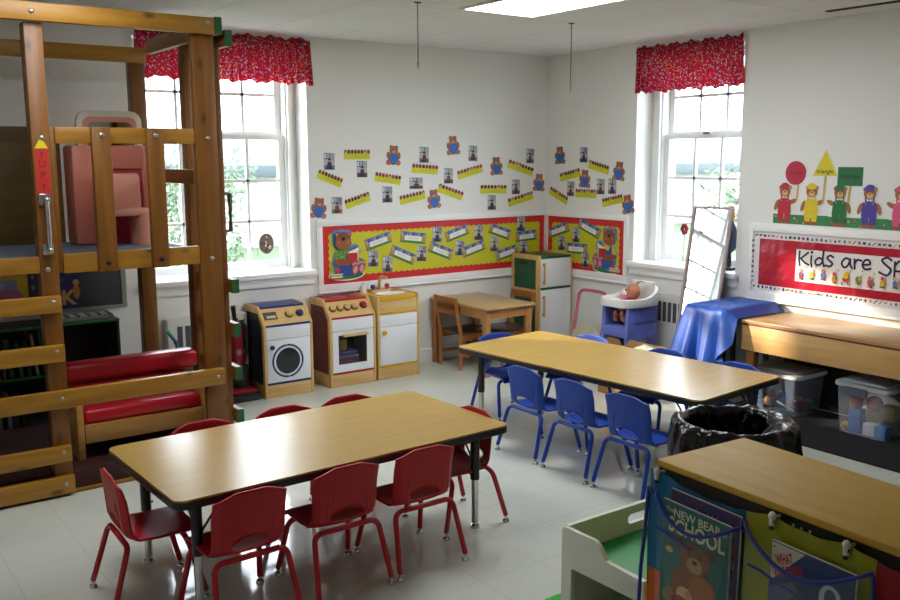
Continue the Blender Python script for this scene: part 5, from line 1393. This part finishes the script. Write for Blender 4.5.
bx('seat', (x0-0.012, y0+0.03, 0.385), (x1-0.02, y1-0.03, 0.42), PER, t, 0.01)
bx('front_apron', (x0-0.01, y0+0.03, 0.335), (x0+0.03, y1-0.03, 0.40), PER, t, 0.01)
bx('foot_rest', (x0-0.02, y0+0.03, 0.02), (x1-0.02, y1-0.03, 0.06), PER, t, 0.01)
b = B()     # white moulded ring: tray in front, arms sloping up to the back
def trayring(f, v):
    a = 2*PI*f; cx, cy = (x0+x1)/2, (y0+y1)/2; rx, ry = 0.205, 0.172
    k = abs(math.cos(a))**0.6*(1 if math.cos(a) >= 0 else -1); h = abs(math.sin(a))**0.6*(1 if math.sin(a) >= 0 else -1)
    px, py = cx+rx*k, cy+ry*h
    back = max(0, k); top = 0.632+0.085*back**1.5
    q = 2*PI*v
    prof = [(1.0, 0.575), (1.02, 0.60), (1.0, top), (0.90, top+0.004), (0.86, top-0.02), (0.86, 0.600)]
    i = v*(len(prof)-1); j = min(int(i), len(prof)-2); fr_ = i-j
    s = prof[j][0]*(1-fr_)+prof[j+1][0]*fr_; z = prof[j][1]*(1-fr_)+prof[j+1][1]*fr_
    return V((cx+(px-cx)*s, cy+(py-cy)*s, z))
b.grid(48, 6, trayring, CRM, wrap=True); 
b.build('moulded_ring', t)
b = B(); cx, cy = (x0+x1)/2, (y0+y1)/2
b.prism([(cx+0.19*math.copysign(abs(math.cos(a))**0.6, math.cos(a)), cy+0.158*math.copysign(abs(math.sin(a))**0.6, math.sin(a))) for a in [PI*0.5+PI*k/20 for k in range(21)]], (0, 0, 0.592), (1, 0, 0), (0, 1, 0), (0, 0, 0.016), CRM)
b.build('tray', t)
bx('backrest', (x1-0.015, y0+0.03, 0.44), (x1+0.02, y1-0.03, 0.745), CRM, t, 0.012)
A = Art(O=(x0+0.175, y0-0.0065, 0.305), U=(1, 0, 0), W=(0, 0, 1), n=(0, -1, 0), th=0.001); A.base(rounded(-0.022, -0.014, 0.022, 0.014, 0.005), '#a83a3a'); A.rect(-0.017, -0.007, 0.017, 0.007, '#d8c8c0'); A.stroke([(-0.012, 0), (0.012, 0)], 0.003, '#4a3a50', False)
A.build('maker_badge', t)
# the doll
SK = mat('doll_skin', '#c27c58', 0.45)
t = thing('doll', 'bald baby doll with a tuft of hair sitting in the toy high chair', 'doll', (-0.31, -1.395, 0.42))
b = B(); b.ball((-0.325, -1.395, 0.675), (0.058, 0.055, 0.058), SK, 20); b.ball((-0.372, -1.375, 0.658), (0.022, 0.024, 0.022), SK, 12); b.ball((-0.383, -1.368, 0.672), (0.008, 0.007, 0.007), SK, 8)
b.ball((-0.32, -1.45, 0.672), (0.010, 0.006, 0.014), SK, 8); b.ball((-0.305, -1.395, 0.53), (0.055, 0.062, 0.085), SK, 18); b.tube([(-0.312, -1.395, 0.60), (-0.318, -1.395, 0.64)], 0.026, SK, 10)
for s in (-1, 1):
    b.tube(smooth_path([(-0.31, -1.395+s*0.04, 0.46), (-0.40, -1.395+s*0.07, 0.462), (-0.455, -1.395+s*0.045, 0.47), (-0.475, -1.395+s*0.035, 0.50)], 5), [0.030]*6+[0.026]*5+[0.022]*5, SK, 10)
    b.ball((-0.478, -1.395+s*0.033, 0.515), (0.018, 0.018, 0.024), SK, 10)
    b.tube(smooth_path([(-0.305, -1.395+s*0.058, 0.575), (-0.33, -1.395+s*0.085, 0.53), (-0.39, -1.395+s*0.085, 0.515)], 5), [0.020]*5+[0.016]*6, SK, 8); b.ball((-0.40, -1.395+s*0.082, 0.515), 0.017, SK, 8)
b.build('body', t)
b = B()
for s in (-1, 1): b.ball((-0.376, -1.383+s*0.020, 0.688), (0.006, 0.007, 0.008), mat('doll_eye', '#2a2f45', 0.2), 8)
b.build('eye', t)
B().ball((-0.389, -1.370, 0.648), (0.006, 0.010, 0.006), mat('doll_lips', '#b03a44', 0.4), 8).build('mouth', t)
b = B()
for k in range(7): b.tube(smooth_path([(-0.305, -1.405, 0.728), (-0.30+0.006*k, -1.42, 0.75), (-0.30+0.010*(k-3), -1.435-0.004*k, 0.755-0.004*abs(k-3))], 4), [0.006]*4+[0.004]*4+[0.002], mat('doll_hair', '#a8804a', 0.6), 6)
b.build('hair_tuft', t)
bx('collar', (-0.36, -1.44, 0.598), (-0.27, -1.35, 0.615), mat('doll_collar', '#c84a62', 0.6), t, 0.008)
t = thing('toy_bottle', 'pink and white toy baby bottle on the toy high chair tray', 'baby bottle', (-0.475, -1.435, 0.608))
B().lathe([(0.024, 0), (0.025, 0.004), (0.025, 0.055), (0.020, 0.062)], (-0.475, -1.435, 0.608), mat('bottle_pink', '#d66a90', 0.4), 16).build('body', t)
B().lathe([(0.023, 0.062), (0.023, 0.078), (0.012, 0.082), (0.007, 0.098), (0.003, 0.104)], (-0.475, -1.435, 0.608), mat('bottle_cap', '#dedcc8', 0.4), 16).build('cap', t)
# doll pram: pink looped handle and cream seat
PK = mat('pram_pink', '#c4627a', 0.4); CR = mat('pram_cream', '#bcbd9c', 0.5)
t = thing('doll_pram', 'toy doll pram with a pink looped handle and cream seat beside the refrigerator', 'doll pram', (-0.33, -0.93, 0))
B().tube(smooth_path([(-0.44, -0.80, 0.03), (-0.37, -0.80, 0.32), (-0.31, -0.775, 0.54), (-0.305, -0.79, 0.595), (-0.30, -0.84, 0.62), (-0.30, -1.04, 0.62), (-0.305, -1.09, 0.595), (-0.31, -1.105, 0.54), (-0.37, -1.115, 0.32), (-0.44, -1.115, 0.03)], 5), 0.0135, PK, 10).build('handle', t)
b = B()
b.prism([(0.155*math.cos(PI*k/18), 0.15*math.sin(PI*k/18)) for k in range(19)]+[(-0.155, -0.08), (0.155, -0.08)], (-0.42, -0.965, 0.215), (0, -1, 0), (0.25, 0, 0.97), (-0.012, 0, 0.003), CR, bev=0.004)
b.box((-0.64, -1.11, 0.115), (-0.42, -0.82, 0.14), CR, 0.01); b.build('seat', t)
for x, y in ((-0.44, -0.80), (-0.44, -1.115), (-0.66, -0.80), (-0.66, -1.115)): B().lathe([(0.035, -0.010), (0.035, 0.010)], (x, y-0.02 if y < -1 else y+0.02, 0.036), mat('pram_wheel', '#d8d6d0', 0.4), 16, 'Y').build('wheel', t)
B().tube([(-0.66, -0.80, 0.036), (-0.64, -0.83, 0.115), (-0.64, -1.09, 0.115), (-0.66, -1.115, 0.036)], 0.010, PK, 8).build('front_frame', t)
# cardboard box with a plastic bag
CB = wood('cardboard', '#9a7040', '#a67c4a', 2, 3, 4, 0.8)
t = thing('cardboard_box', 'open cardboard box behind the far table below the toy high chair', 'cardboard box', (-0.72, -1.77, 0))
b = B(); X0, X1, Y0, Y1, H = -0.86, -0.58, -1.98, -1.57, 0.31
b.box((X0, Y0, 0), (X1, Y1, 0.006), CB); b.box((X0, Y0, 0), (X0+0.005, Y1, H), CB); b.box((X1-0.005, Y0, 0), (X1, Y1, H), CB); b.box((X0, Y0, 0), (X1, Y0+0.005, H), CB); b.box((X0, Y1-0.005, 0), (X1, Y1, H), CB)
b.build('carton', t)
b = B(); P = [(0, 0), (0.22, 0), (0.20, 0.055), (0.10, 0.085), (0.03, 0.06)]
b.prism(P, (X0+0.02, Y1-0.004, H), (1, 0, 0.0), (0, 0.25, 0.97), (0, 0.004, 0), CB); b.build('flap', t)
b = B(); b.prism([(0, 0), (0.40, 0), (0.37, 0.05), (0.02, 0.05)], (X1-0.005, Y1, H), (0, -1, 0), (0.5, 0, 0.85), (0.004, 0, 0), CB); b.build('flap', t)
b = B(); rnd = random.Random(5)
q = bmesh.ops.create_icosphere(b.bm, subdivisions=4, radius=1, matrix=Matrix.Translation((-0.72, -1.90, 0.275)) @ Matrix.Diagonal((0.115, 0.12, 0.10, 1)))
from mathutils import noise as NZ
for v in q['verts']:
    d = (v.co-V((-0.72, -1.90, 0.275))); v.co += d.normalized()*(NZ.noise(v.co*14)*0.030+NZ.noise(v.co*40)*0.010)
tag(b.build('plastic_bag', m=mat('pale_bag', '#b9c0a4', 0.3, var=0.35, vscale=30), ang=30), 'crumpled pale plastic bag sticking out of the cardboard box', 'plastic bag')

# ================================================================ black-lined waste bin
t = thing('waste_bin', 'round waste bin with a black plastic liner behind the front cabinet', 'waste bin', (-2.40, -3.885, 0))
cx, cy, RB, HB = -2.36, -3.875, 0.228, 0.585
B().lathe([(RB*0.80, 0.0), (RB*0.82, 0.01), (RB*0.93, HB-0.02), (RB*0.91, HB-0.02), (RB*0.78, 0.02)], (cx, cy, 0), mat('grey_bin', '#4a4d50', 0.5), 36).build('barrel', t)
BAG = mat('black_bag', '#060607', 0.2, bump=0.7, bscale=22, spec=0.4)
def liner(f, s):
    a = 2*PI*f; c = V((math.cos(a), math.sin(a), 0))
    n1 = NZ.noise(V((c.x*3, c.y*3, s*4)))*0.012+NZ.noise(V((c.x*8, c.y*8, s*9)))*0.012+NZ.noise(V((c.x*20, c.y*20, s*14)))*0.006
    if s < 0.30: k = s/0.30; r, z = RB*1.04+0.020+0.012*math.sin(k*PI), HB-0.30+0.29*k
    elif s < 0.45: k = (s-0.30)/0.15; r, z = RB*1.04+0.020-(RB*0.17+0.020)*k, HB-0.01+0.020*math.sin(k*PI)
    else: k = (s-0.45)/0.55; r, z = RB*0.87-0.06*k*k-0.015*k, HB-0.012-0.30*k
    fold = math.exp(-((a-5.6)/0.55)**2)       # a flap fallen inward on the far right side
    if s > 0.40: r -= fold*0.11*(s-0.40)/0.6*1.6; z += fold*0.06*math.sin((s-0.4)/0.6*PI)
    return V((cx, cy, z+n1*0.7))+c*(r+n1)
b = B(); b.grid(110, 34, liner, BAG, wrap=True)
b.lathe([(0.16, 0.285), (0.02, 0.26)], (cx, cy, 0), BAG, 20)
b.build('liner', t, ang=50)

# ================================================================ front cabinet with pegboard and pocket chart
RZ = math.radians(3.0)
t = thing('storage_cabinet', 'low cabinet with a golden wooden top and dark pegboard side, bottom right', 'cabinet', (-3.44, -4.405, 0), -RZ)
CT = wood('cabinet_top', '#b38a18', '#bd9626', 1, 8, 8, 0.6); PEG = mat('pegboard_dark', '#2b241c', 0.6)
Lc, Dc, Hc = 1.25, 0.385, 0.78
# local axes: x into the room depth (0..Dc), y along -Y
def lb(name, lo, hi, m, bev=0.003): return B().box(lo, hi, m, bev).build(name, t, world=False)
lb('top', (-0.012, -Lc, Hc-0.022), (Dc+0.005, 0.0, Hc), CT, 0.005)
lb('end_panel', (0.012, -0.022, 0.0), (Dc, -0.002, Hc-0.022), CT); lb('end_panel', (0.012, -Lc, 0), (Dc, -Lc+0.02, Hc-0.022), CT)
lb('shelf', (0.012, -Lc+0.02, 0.36), (Dc, -0.022, 0.38), CT); lb('shelf', (0.012, -Lc+0.02, 0.05), (Dc, -0.022, 0.07), CT)
b = B(); b.box((0.0, -Lc, 0.03), (0.008, 0, Hc-0.024), PEG)
n = 0
for i in range(24):
    for j in range(3):
        b.prism([(0.0032*math.cos(2*PI*k/8), 0.0032*math.sin(2*PI*k/8)) for k in range(8)], (-0.0006, -0.03-0.0508*i, Hc-0.045-0.0508*j), (0, 1, 0), (0, 0, 1), (0.001, 0, 0), mat('peg_hole', '#0b0a09', 0.8))
b.build('pegboard', t, world=False)
HK = mat('hook_white', '#cfcabc', 0.4)
for k, y in enumerate((-0.022, -0.445, -0.665)):
    b = B(); b.ball((-0.032, y, Hc-0.030), (0.010, 0.011, 0.013), HK, 12); b.tube([(-0.032, y, Hc-0.035), (-0.032, y, Hc-0.056)], [0.009, 0.007], HK, 10); b.tube([(0.0, y, Hc-0.036), (-0.032, y, Hc-0.036)], 0.005, HK, 8)
    b.tube([(-0.034, y, Hc-0.056), (-0.034, y, Hc-0.066)], 0.006, DBOLT, 8)
    b.build('peg_hook', t, world=False)
for i, y in enumerate((-0.49, -0.515, -0.54)):
    b = B(); b.prism([(0.004*math.cos(2*PI*k/8), 0.004*math.sin(2*PI*k/8)) for k in range(8)], (-0.003, y, Hc-0.047), (0, 1, 0), (0, 0, 1), (0.002, 0, 0), HK); b.build('peg_plug', t, world=False)
TC = WM[t]
# ---- the hanging pocket chart
def cw(x, y, z): return TC @ V((x, y, z))
pc = thing('pocket_chart', 'hanging cloth pocket chart in blue, green and red on the front cabinet', 'pocket chart', tuple(cw(-0.02, -0.4, 0.25)), -RZ)
CY, CG, CRD, COR = mat('cloth_teal', '#17638a', 0.85, bump=0.15, bscale=60), mat('cloth_lime', '#8c8c12', 0.85, bump=0.15, bscale=60), mat('cloth_red', '#8a1218', 0.85), mat('cloth_orange', '#c05a10', 0.85)
CORD = mat('blue_piping', '#1c2a86', 0.5)
hooks = (-0.022, -0.445, -0.665, -1.0)
def ztop(y):
    for a_, c_ in zip(hooks, hooks[1:]):
        if c_ <= y <= a_:
            f = (a_-y)/(a_-c_); return 0.750-0.026*math.sin(f*PI)*(abs(a_-c_)/0.42)
    return 0.75
def panel(name, y0, y1, m, z0=0.14, m2=None):
    b = B(); nu, nv = 24, 22
    def f(u, v):
        y = y0+(y1-y0)*u; zt = ztop(y); z = zt+(z0-zt)*v
        x = -0.024-0.006*math.sin(u*7+v*3)*v-0.004*math.sin(u*23+v*5)
        return cw(x, y, z)
    g = b.grid(nu, nv, f, m)
    if m2:
        k2 = b.mi(m2)
        for fc in b.bm.faces:
            if (TC.inverted() @ fc.calc_center_median()).z < 0.435: fc.material_index = k2
    return b.build(name, pc, ang=80)
panel('blue_panel', 0.010, -0.355, CY, m2=COR); panel('green_panel', -0.355, -0.742, CG); panel('red_panel', -0.742, -1.15, CRD)
VIN = clear('clear_vinyl', '#dfe6ea', 0.93, 0.08)
def pouch(y0, y1, zt, sag, label):
    b = B()
    def f(u, v):
        y = y0+(y1-y0)*u; e = math.sin(PI*u); z1 = zt-sag*e; z = z1+(0.27-z1)*v
        return cw(-0.034-0.042*e**0.5*(1-0.5*v), y, z)
    b.grid(20, 12, f, VIN); o = b.build('clear_pouch', pc, ang=80)
    pts = [cw(-0.036-0.044*math.sin(PI*k/24)**0.5, y0+(y1-y0)*k/24, zt-sag*math.sin(PI*k/24)) for k in range(25)]
    B().tube(pts, 0.0055, CORD, 8).build('piping', pc)
    b = B(); b.tube([cw(-0.066, y0+(y1-y0)*f_, z_) for f_, z_ in ((0.10, zt-sag-0.028), (0.22, zt-sag-0.030), (0.34, zt-sag-0.042), (0.52, zt-sag-0.050))], 0.004, CORD, 8); b.build('piping', pc)
pouch(-0.030, -0.352, 0.688, 0.068, ''); pouch(-0.362, -0.742, 0.708, 0.075, '')
for P_, r_ in (([cw(-0.03, 0.012, 0.69), cw(-0.034, 0.018, 0.55), cw(-0.036, 0.030, 0.42), cw(-0.036, 0.034, 0.30), cw(-0.04, 0.0, 0.24)], 0.006), ([cw(-0.03, 0.012, 0.69), cw(-0.04, -0.015, 0.676), cw(-0.04, -0.030, 0.690)], 0.0045),
               ([cw(-0.036, -0.352, 0.69), cw(-0.036, -0.357, 0.715), cw(-0.036, -0.362, 0.708)], 0.0045), ([cw(-0.036, -0.742, 0.70), cw(-0.04, -0.75, 0.64), cw(-0.04, -0.755, 0.40)], 0.0045)):
    B().tube(P_, r_, CORD, 8).build('piping', pc)
for y in hooks[1:3]+(-0.18,):
    b = B(); b.tube(arc(cw(-0.034, y, ztop(y)-0.012), 0.007, 0, 2*PI*0.98, 12, ((0, 1, 0), (0, 0, 1))), 0.003, DBOLT, 6); b.build('grommet', pc)
# ---- picture books in the pockets
def pbook(x, y0, y1, z1, z0, build, label, roll=0.0):
    """book cover: u 0..W to the right (towards -Y), v 0..H up, lower left corner at (y0, z0)"""
    c, s_ = math.cos(RZ), math.sin(RZ)
    U = (TC.to_3x3() @ V((0, -1, 0))); N = (TC.to_3x3() @ V((-1, 0, 0))); W = V((0, 0, 1)); W = (W+N*0.0).normalized()
    Ur = (U*math.cos(roll)+W*math.sin(roll)); Wr = (W*math.cos(roll)-U*math.sin(roll))
    A = Art(O=cw(x, y0, z0), U=Ur, W=Wr, n=N, th=0.008); build(A, y0-y1, z1-z0)
    return tag(A.build('picture_book'), label, 'book', 'picture books in the pocket chart')
def cov_back(A, w, h):
    A.base([(0, 0), (w, 0), (w, h), (0, h)], '#3a2a58', '#c8c0b0'); A.rect(0.006, 0.006, w-0.006, h-0.006, '#2c2450')
    A.text('at the Wars', w*0.52, h-0.042, 0.036, '#8a7aa8'); A.ell(w*0.86, h-0.055, 0.014, 0.020, '#c9a03a', 14); A.ell(w*0.84, h-0.053, 0.012, 0.018, '#2c2450', 14)
    for k in range(6): A.ell(w-0.018, h-0.10-0.05*k, 0.008, 0.012, ['#6a3a4a', '#8a5a2a', '#4a3a78'][k % 3], 8)
pbook(-0.036, -0.088, -0.346, 0.722, 0.33, cov_back, 'purple-covered picture book behind the green one in the blue pocket', math.radians(-1))
def cov_bear(A, w, h):
    A.base([(0, 0), (w, 0), (w, h), (0, h)], '#2c6e66', '#cfcabc'); A.rect(0.004, 0.004, w-0.004, h-0.004, '#1f6058')
    A.text('The', 0.028, h-0.026, 0.020, '#c8c4a0'); A.text('NEW BEAR', w*0.52, h-0.030, 0.036, '#c8c4a0', bold=0.0006); A.text('at', w-0.016, h-0.032, 0.020, '#c8c4a0')
    A.text('SCHOOL', w*0.52, h-0.070, 0.062, '#d2cfae', bold=0.0016, width=w*0.84)
    fur, dk = '#7a4a26', '#5a3418'
    A.ell(w*0.5, h*0.10, w*0.46, h*0.14, '#7a6a4a', 18)
    A.ell(w*0.50, h*0.26, w*0.33, h*0.22, fur, 22); A.ell(w*0.66, h*0.28, w*0.20, h*0.15, '#9a5a26', 18)
    for s in (-1, 1): A.ell(w*(0.52+0.22*s), h*0.66, w*0.07, h*0.05, dk, 12)
    A.ell(w*0.52, h*0.56, w*0.24, h*0.14, fur, 22); A.ell(w*0.53, h*0.50, w*0.12, h*0.075, '#a8804c', 16); A.ell(w*0.53, h*0.53, w*0.04, h*0.022, '#1a1410', 10)
    for s in (-1, 1): A.ell(w*(0.52+0.09*s), h*0.60, w*0.018, h*0.016, '#1a1410', 8)
    A.ell(w*0.40, h*0.18, w*0.12, h*0.08, '#c9a86a', 14); A.ell(w*0.36, h*0.10, w*0.16, h*0.06, '#8a2a34', 14); A.ell(w*0.46, h*0.20, w*0.05, h*0.04, '#c87a6a', 10)
    A.ell(w*0.14, h*0.55, w*0.06, h*0.03, '#b8a070', 10); A.ell(w*0.82, h*0.14, w*0.06, h*0.10, '#241c16', 12)
pbook(-0.048, -0.072, -0.324, 0.688, 0.36, cov_bear, 'green picture book titled NEW BEAR at SCHOOL in the blue pocket', math.radians(-1))
def cov_what(A, w, h):
    A.base([(0, 0), (w, 0), (w, h), (0, h)], '#26406e', '#cfcabc'); A.rect(0.004, 0.004, w-0.004, h-0.004, '#1c3460')
    A.poly([(0.003, h-0.003), (w*0.42, h-0.003), (0.003, h-0.115)], '#b4b09a')
    A.rot = math.radians(22); 
    for txt, u, v in (('WHAT', 0.044, h-0.040), ('WAS THAT!', 0.058, h-0.070)):
        r = A.rot; A.off = (u, v); A.text(txt, 0, 0, 0.036, '#a8202c', bold=0.0015, width=0.055 if txt == 'WHAT' else 0.095)
    A.rot = 0; A.off = (0, 0)
    A.poly([(0.003, h-0.13), (w*0.30, h-0.09), (w*0.48, h-0.14), (0.003, h-0.22)], '#4a5a78')
    A.ell(w*0.74, h*0.72, w*0.13, h*0.12, '#a8acb0', 20); A.ell(w*0.74, h*0.74, w*0.07, h*0.07, '#3a4a6a', 16); A.ell(w*0.76, h*0.56, w*0.07, h*0.06, '#8a3a30', 14)
    A.ell(w*0.42, h*0.55, w*0.16, h*0.10, '#4a3830', 18); A.ell(w*0.30, h*0.40, w*0.20, h*0.10, '#6a6a70', 16); A.ell(w*0.50, h*0.42, w*0.07, h*0.06, '#9a7a4a', 12); A.ell(w*0.15, h*0.36, w*0.12, h*0.07, '#8a3a3a', 12)
    A.ell(0.012, h-0.014, 0.003, 0.003, '#3a3a3a', 8)
pbook(-0.044, -0.456, -0.704, 0.696, 0.36, cov_what, 'blue picture book titled WHAT WAS THAT in the green pocket', math.radians(-1))

# ---- white play tray with green bottom beside the cabinet
TW = mat('tray_white', '#d6d9c9', 0.45); TG = mat('tray_green', '#1a9446', 0.5); TGD = mat('tray_green_inner', '#6f8f78', 0.5)
t = thing('play_tray', 'white rimmed play table with a green tray bottom beside the front cabinet', 'play table', (-3.15, -4.17, 0))
xa, xb, ya, yb = -3.425, -2.86, -4.355, -3.955
ZT_, ZTL, ZB_ = 0.405, 0.345, 0.300
b = B(); prof = [(0, 0.0), (0, ZT_-0.012), (0.012, ZT_), (0.165, ZT_), (0.185, ZT_-0.012), (0.215, ZTL+0.006), (0.24, ZTL), (0.39, ZTL), (0.39, 0.265), (0.05, 0.265), (0.05, 0.0)]
b.prism([(u, v) for u, v in prof], (xa, yb, 0), (0, -1, 0), (0, 0, 1), (0.018, 0, 0), TW, bev=0.003); b.build('side_panel', t)
b = B(); b.prism([(u, v) for u, v in prof], (xb-0.018, yb, 0), (0, -1, 0), (0, 0, 1), (0.018, 0, 0), TW, bev=0.003); b.build('side_panel', t)
b = B()   # end panel with a long hand slot
sl0, sl1, sz0, sz1 = xa+0.32, xb-0.12, 0.335, 0.372
rr, zc_ = (sz1-sz0)/2, (sz0+sz1)/2; ea, eb = xa+0.018, xb-0.018
for sg, z_edge in ((-1, 0.0), (1, ZT_)):      # upper and lower half around a round-ended slot
    P = [(ea, zc_), (sl0, zc_)]+[(sl0+rr-rr*math.cos(PI/2*k/6), zc_+sg*rr*math.sin(PI/2*k/6)) for k in range(1, 7)]+[(sl1-rr+rr*math.sin(PI/2*k/6), zc_+sg*rr*math.cos(PI/2*k/6)) for k in range(7)]+[(eb, zc_), (eb, z_edge), (ea, z_edge)]
    b.prism(P, (0, yb-0.018, 0), (1, 0, 0), (0, 0, 1), (0, 0.018, 0), TW)
b.build('end_panel', t)
bx('tray_bottom', (xa+0.018, ya+0.01, ZB_-0.012), (xb-0.018, yb-0.018, ZB_), TG, t)
bx('lower_shelf', (xa+0.018, ya+0.01, 0.06), (xb-0.018, yb-0.01, 0.075), TW, t)
bx('back_panel', (xb-0.036, ya+0.01, 0.06), (xb-0.018, yb-0.02, ZB_-0.012), mat('tray_grey', '#7f8274', 0.6), t)
tag(B().lathe([(0.10, 0), (0.105, 0.03), (0.08, 0.10), (0.02, 0.125)], (-3.28, -4.22, 0.076), mat('white_tub', '#d3d4c8', 0.4), 28).build('toy_dome'), 'white rounded toy on the lower shelf of the play table', 'toy')
tag(B().box((-3.32, -3.93, 0.0), (-3.0, -3.752, 0.012), mat('green_mat', '#3aa83a', 0.8), 0.003).build('foam_mat'), 'bright green mat corner on the floor beside the play table', 'mat')
# ================================================================ outdoors, light, camera
GRASS = mat('lawn', '#46583a', 0.9, var=0.3, vscale=2)
g = B().box((-16, 0.5, -0.75), (30, 30, -0.7), GRASS).build('lawn'); g['kind'] = 'structure'
g = B().box((0.5, -20, -0.75), (30, 0.49, -0.7), GRASS).build('lawn'); g['kind'] = 'structure'
LEAF = [mat('leaf_pale', '#74825e', 0.6, var=0.35, vscale=1.5), mat('leaf_green', '#4a5e3e', 0.6, var=0.35, vscale=1.5)]
BARK = mat('bark', '#6b5a48', 0.9)
def tree(x, y, h, r, n, label, k, seed, lo=0.6):
    t = thing('tree', label, 'tree', (x, y, -0.7), group='trees outside the windows')
    rnd = random.Random(seed)
    B().tube([(x, y, -0.7), (x+0.1, y, h*0.35), (x, y+0.05, h*0.7)], [0.12, 0.09, 0.05], BARK, 8).build('trunk', t)
    b = B()
    cl = [(x+rnd.uniform(-r, r)*0.7, y+rnd.uniform(-r, r)*0.7, lo+rnd.uniform(0, 1)*(h-lo)) for _ in range(26)]
    for i in range(n):
        c = V(rnd.choice(cl)); d = V((rnd.gauss(0, 1), rnd.gauss(0, 1), rnd.gauss(0, 1))).normalized()*r*0.45*rnd.random()**0.4
        p = c+d; s = rnd.uniform(0.05, 0.1)
        a = V((rnd.gauss(0, 1), rnd.gauss(0, 1), rnd.gauss(0, 1))).normalized(); q = a.orthogonal().normalized()
        e = a.cross(q)
        b.face([p-a*s, p+q*s*0.5, p+a*s, p-q*s*0.5], LEAF[k])
    b.build('foliage', t)
tree(-2.2, 6.9, 1.45, 1.1, 2600, 'pale leafy tree outside the left window, at its right side', 0, 1, lo=-0.2)
tree(0.6, 10.6, 1.6, 1.2, 2000, 'low leafy bush outside the left window, beyond the washing machine', 1, 2, lo=-0.5)
tree(6.2, 7.2, 3.0, 1.4, 2000, 'pale leafy tree outside the right window, upper left', 0, 3, lo=1.2)
tree(5.8, 2.0, 1.25, 1.2, 2600, 'green bush outside the right window, low in the panes', 1, 4, lo=-0.6)
bl = thing('neighbouring_building', 'pale low building with a dark eave seen through the right window', 'building', (17, 14, -0.7))
bx('wall', (10, 16, -0.7), (24, 20, 1.1), mat('pale_siding', '#b9bab6', 0.7), bl)
bx('eave', (9.5, 15.4, 1.1), (24.5, 20.4, 1.45), mat('grey_eave', '#454e52', 0.7), bl)
bx('roof', (9.8, 15.8, 1.45), (24.2, 20.2, 1.75), mat('pale_roof', '#7e8a90', 0.7), bl)
bl = thing('neighbouring_house', 'pale low house with a grey band seen through the left window', 'building', (-1, 18, -0.7))
bx('wall', (-6, 17, -0.7), (7, 22, 1.2), mat('pale_siding', '#b9bab6', 0.7), bl)
bx('eave', (-6.4, 16.6, 1.2), (7.4, 22.2, 1.5), mat('grey_eave', '#454e52', 0.7), bl)
bx('roof', (-6.1, 17, 1.5), (7.1, 22, 2.2), mat('pale_roof', '#7e8a90', 0.7), bl)

w = bpy.data.worlds.new('sky'); SC.world = w; w.use_nodes = True
bg = w.node_tree.nodes['Background']; bg.inputs['Color'].default_value = (0.80, 0.90, 1.0, 1); bg.inputs['Strength'].default_value = SKY
def area(name, loc, rot, sx, sy, power, col=(1, 1, 1)):
    l = bpy.data.lights.new(name, 'AREA'); l.shape = 'RECTANGLE'; l.size = sx; l.size_y = sy; l.energy = power; l.color = col
    o = bpy.data.objects.new(name, l); COL.objects.link(o); o.location = loc; o.rotation_euler = rot; return o
def sun(name, d, e, ang, col):
    l = bpy.data.lights.new(name, 'SUN'); l.energy = e; l.angle = math.radians(ang); l.color = col
    o = bpy.data.objects.new(name, l); COL.objects.link(o)
    o.rotation_euler = V(d).to_track_quat('-Z', 'Y').to_euler(); o.location = (-6, 6, 6); return o
sun('sun', (0.70, -0.74, -0.36), SUN_E, 2.0, (1.0, 0.90, 0.72))

cam = bpy.data.cameras.new('camera'); co = bpy.data.objects.new('camera', cam); COL.objects.link(co)
cam.sensor_width = 36; cam.lens = 36*913.81/900; cam.clip_start = 0.05; cam.clip_end = 200
R = Matrix(((0.81125461, -0.58468273, -0.00347376), (0.09291687, 0.1230531, 0.98804068), (-0.57726287, -0.80187533, 0.15415428)))
co.matrix_world = Matrix.Translation((-5.54958817, -6.23077693, 1.7)) @ R.transposed().to_4x4()
SC.camera = co
vs = SC.view_settings; vs.view_transform = 'Standard'; vs.look = 'None'; vs.gamma = 1.0; vs.use_curve_mapping = False; vs.exposure = EXPO
SC.display_settings.display_device = 'sRGB'
SC.cycles.use_denoising = True; SC.cycles.max_bounces = 10; SC.cycles.diffuse_bounces = 6; SC.cycles.transparent_max_bounces = 24
SC.cycles.sample_clamp_indirect = 8.0; SC.cycles.caustics_reflective = False; SC.cycles.caustics_refractive = False
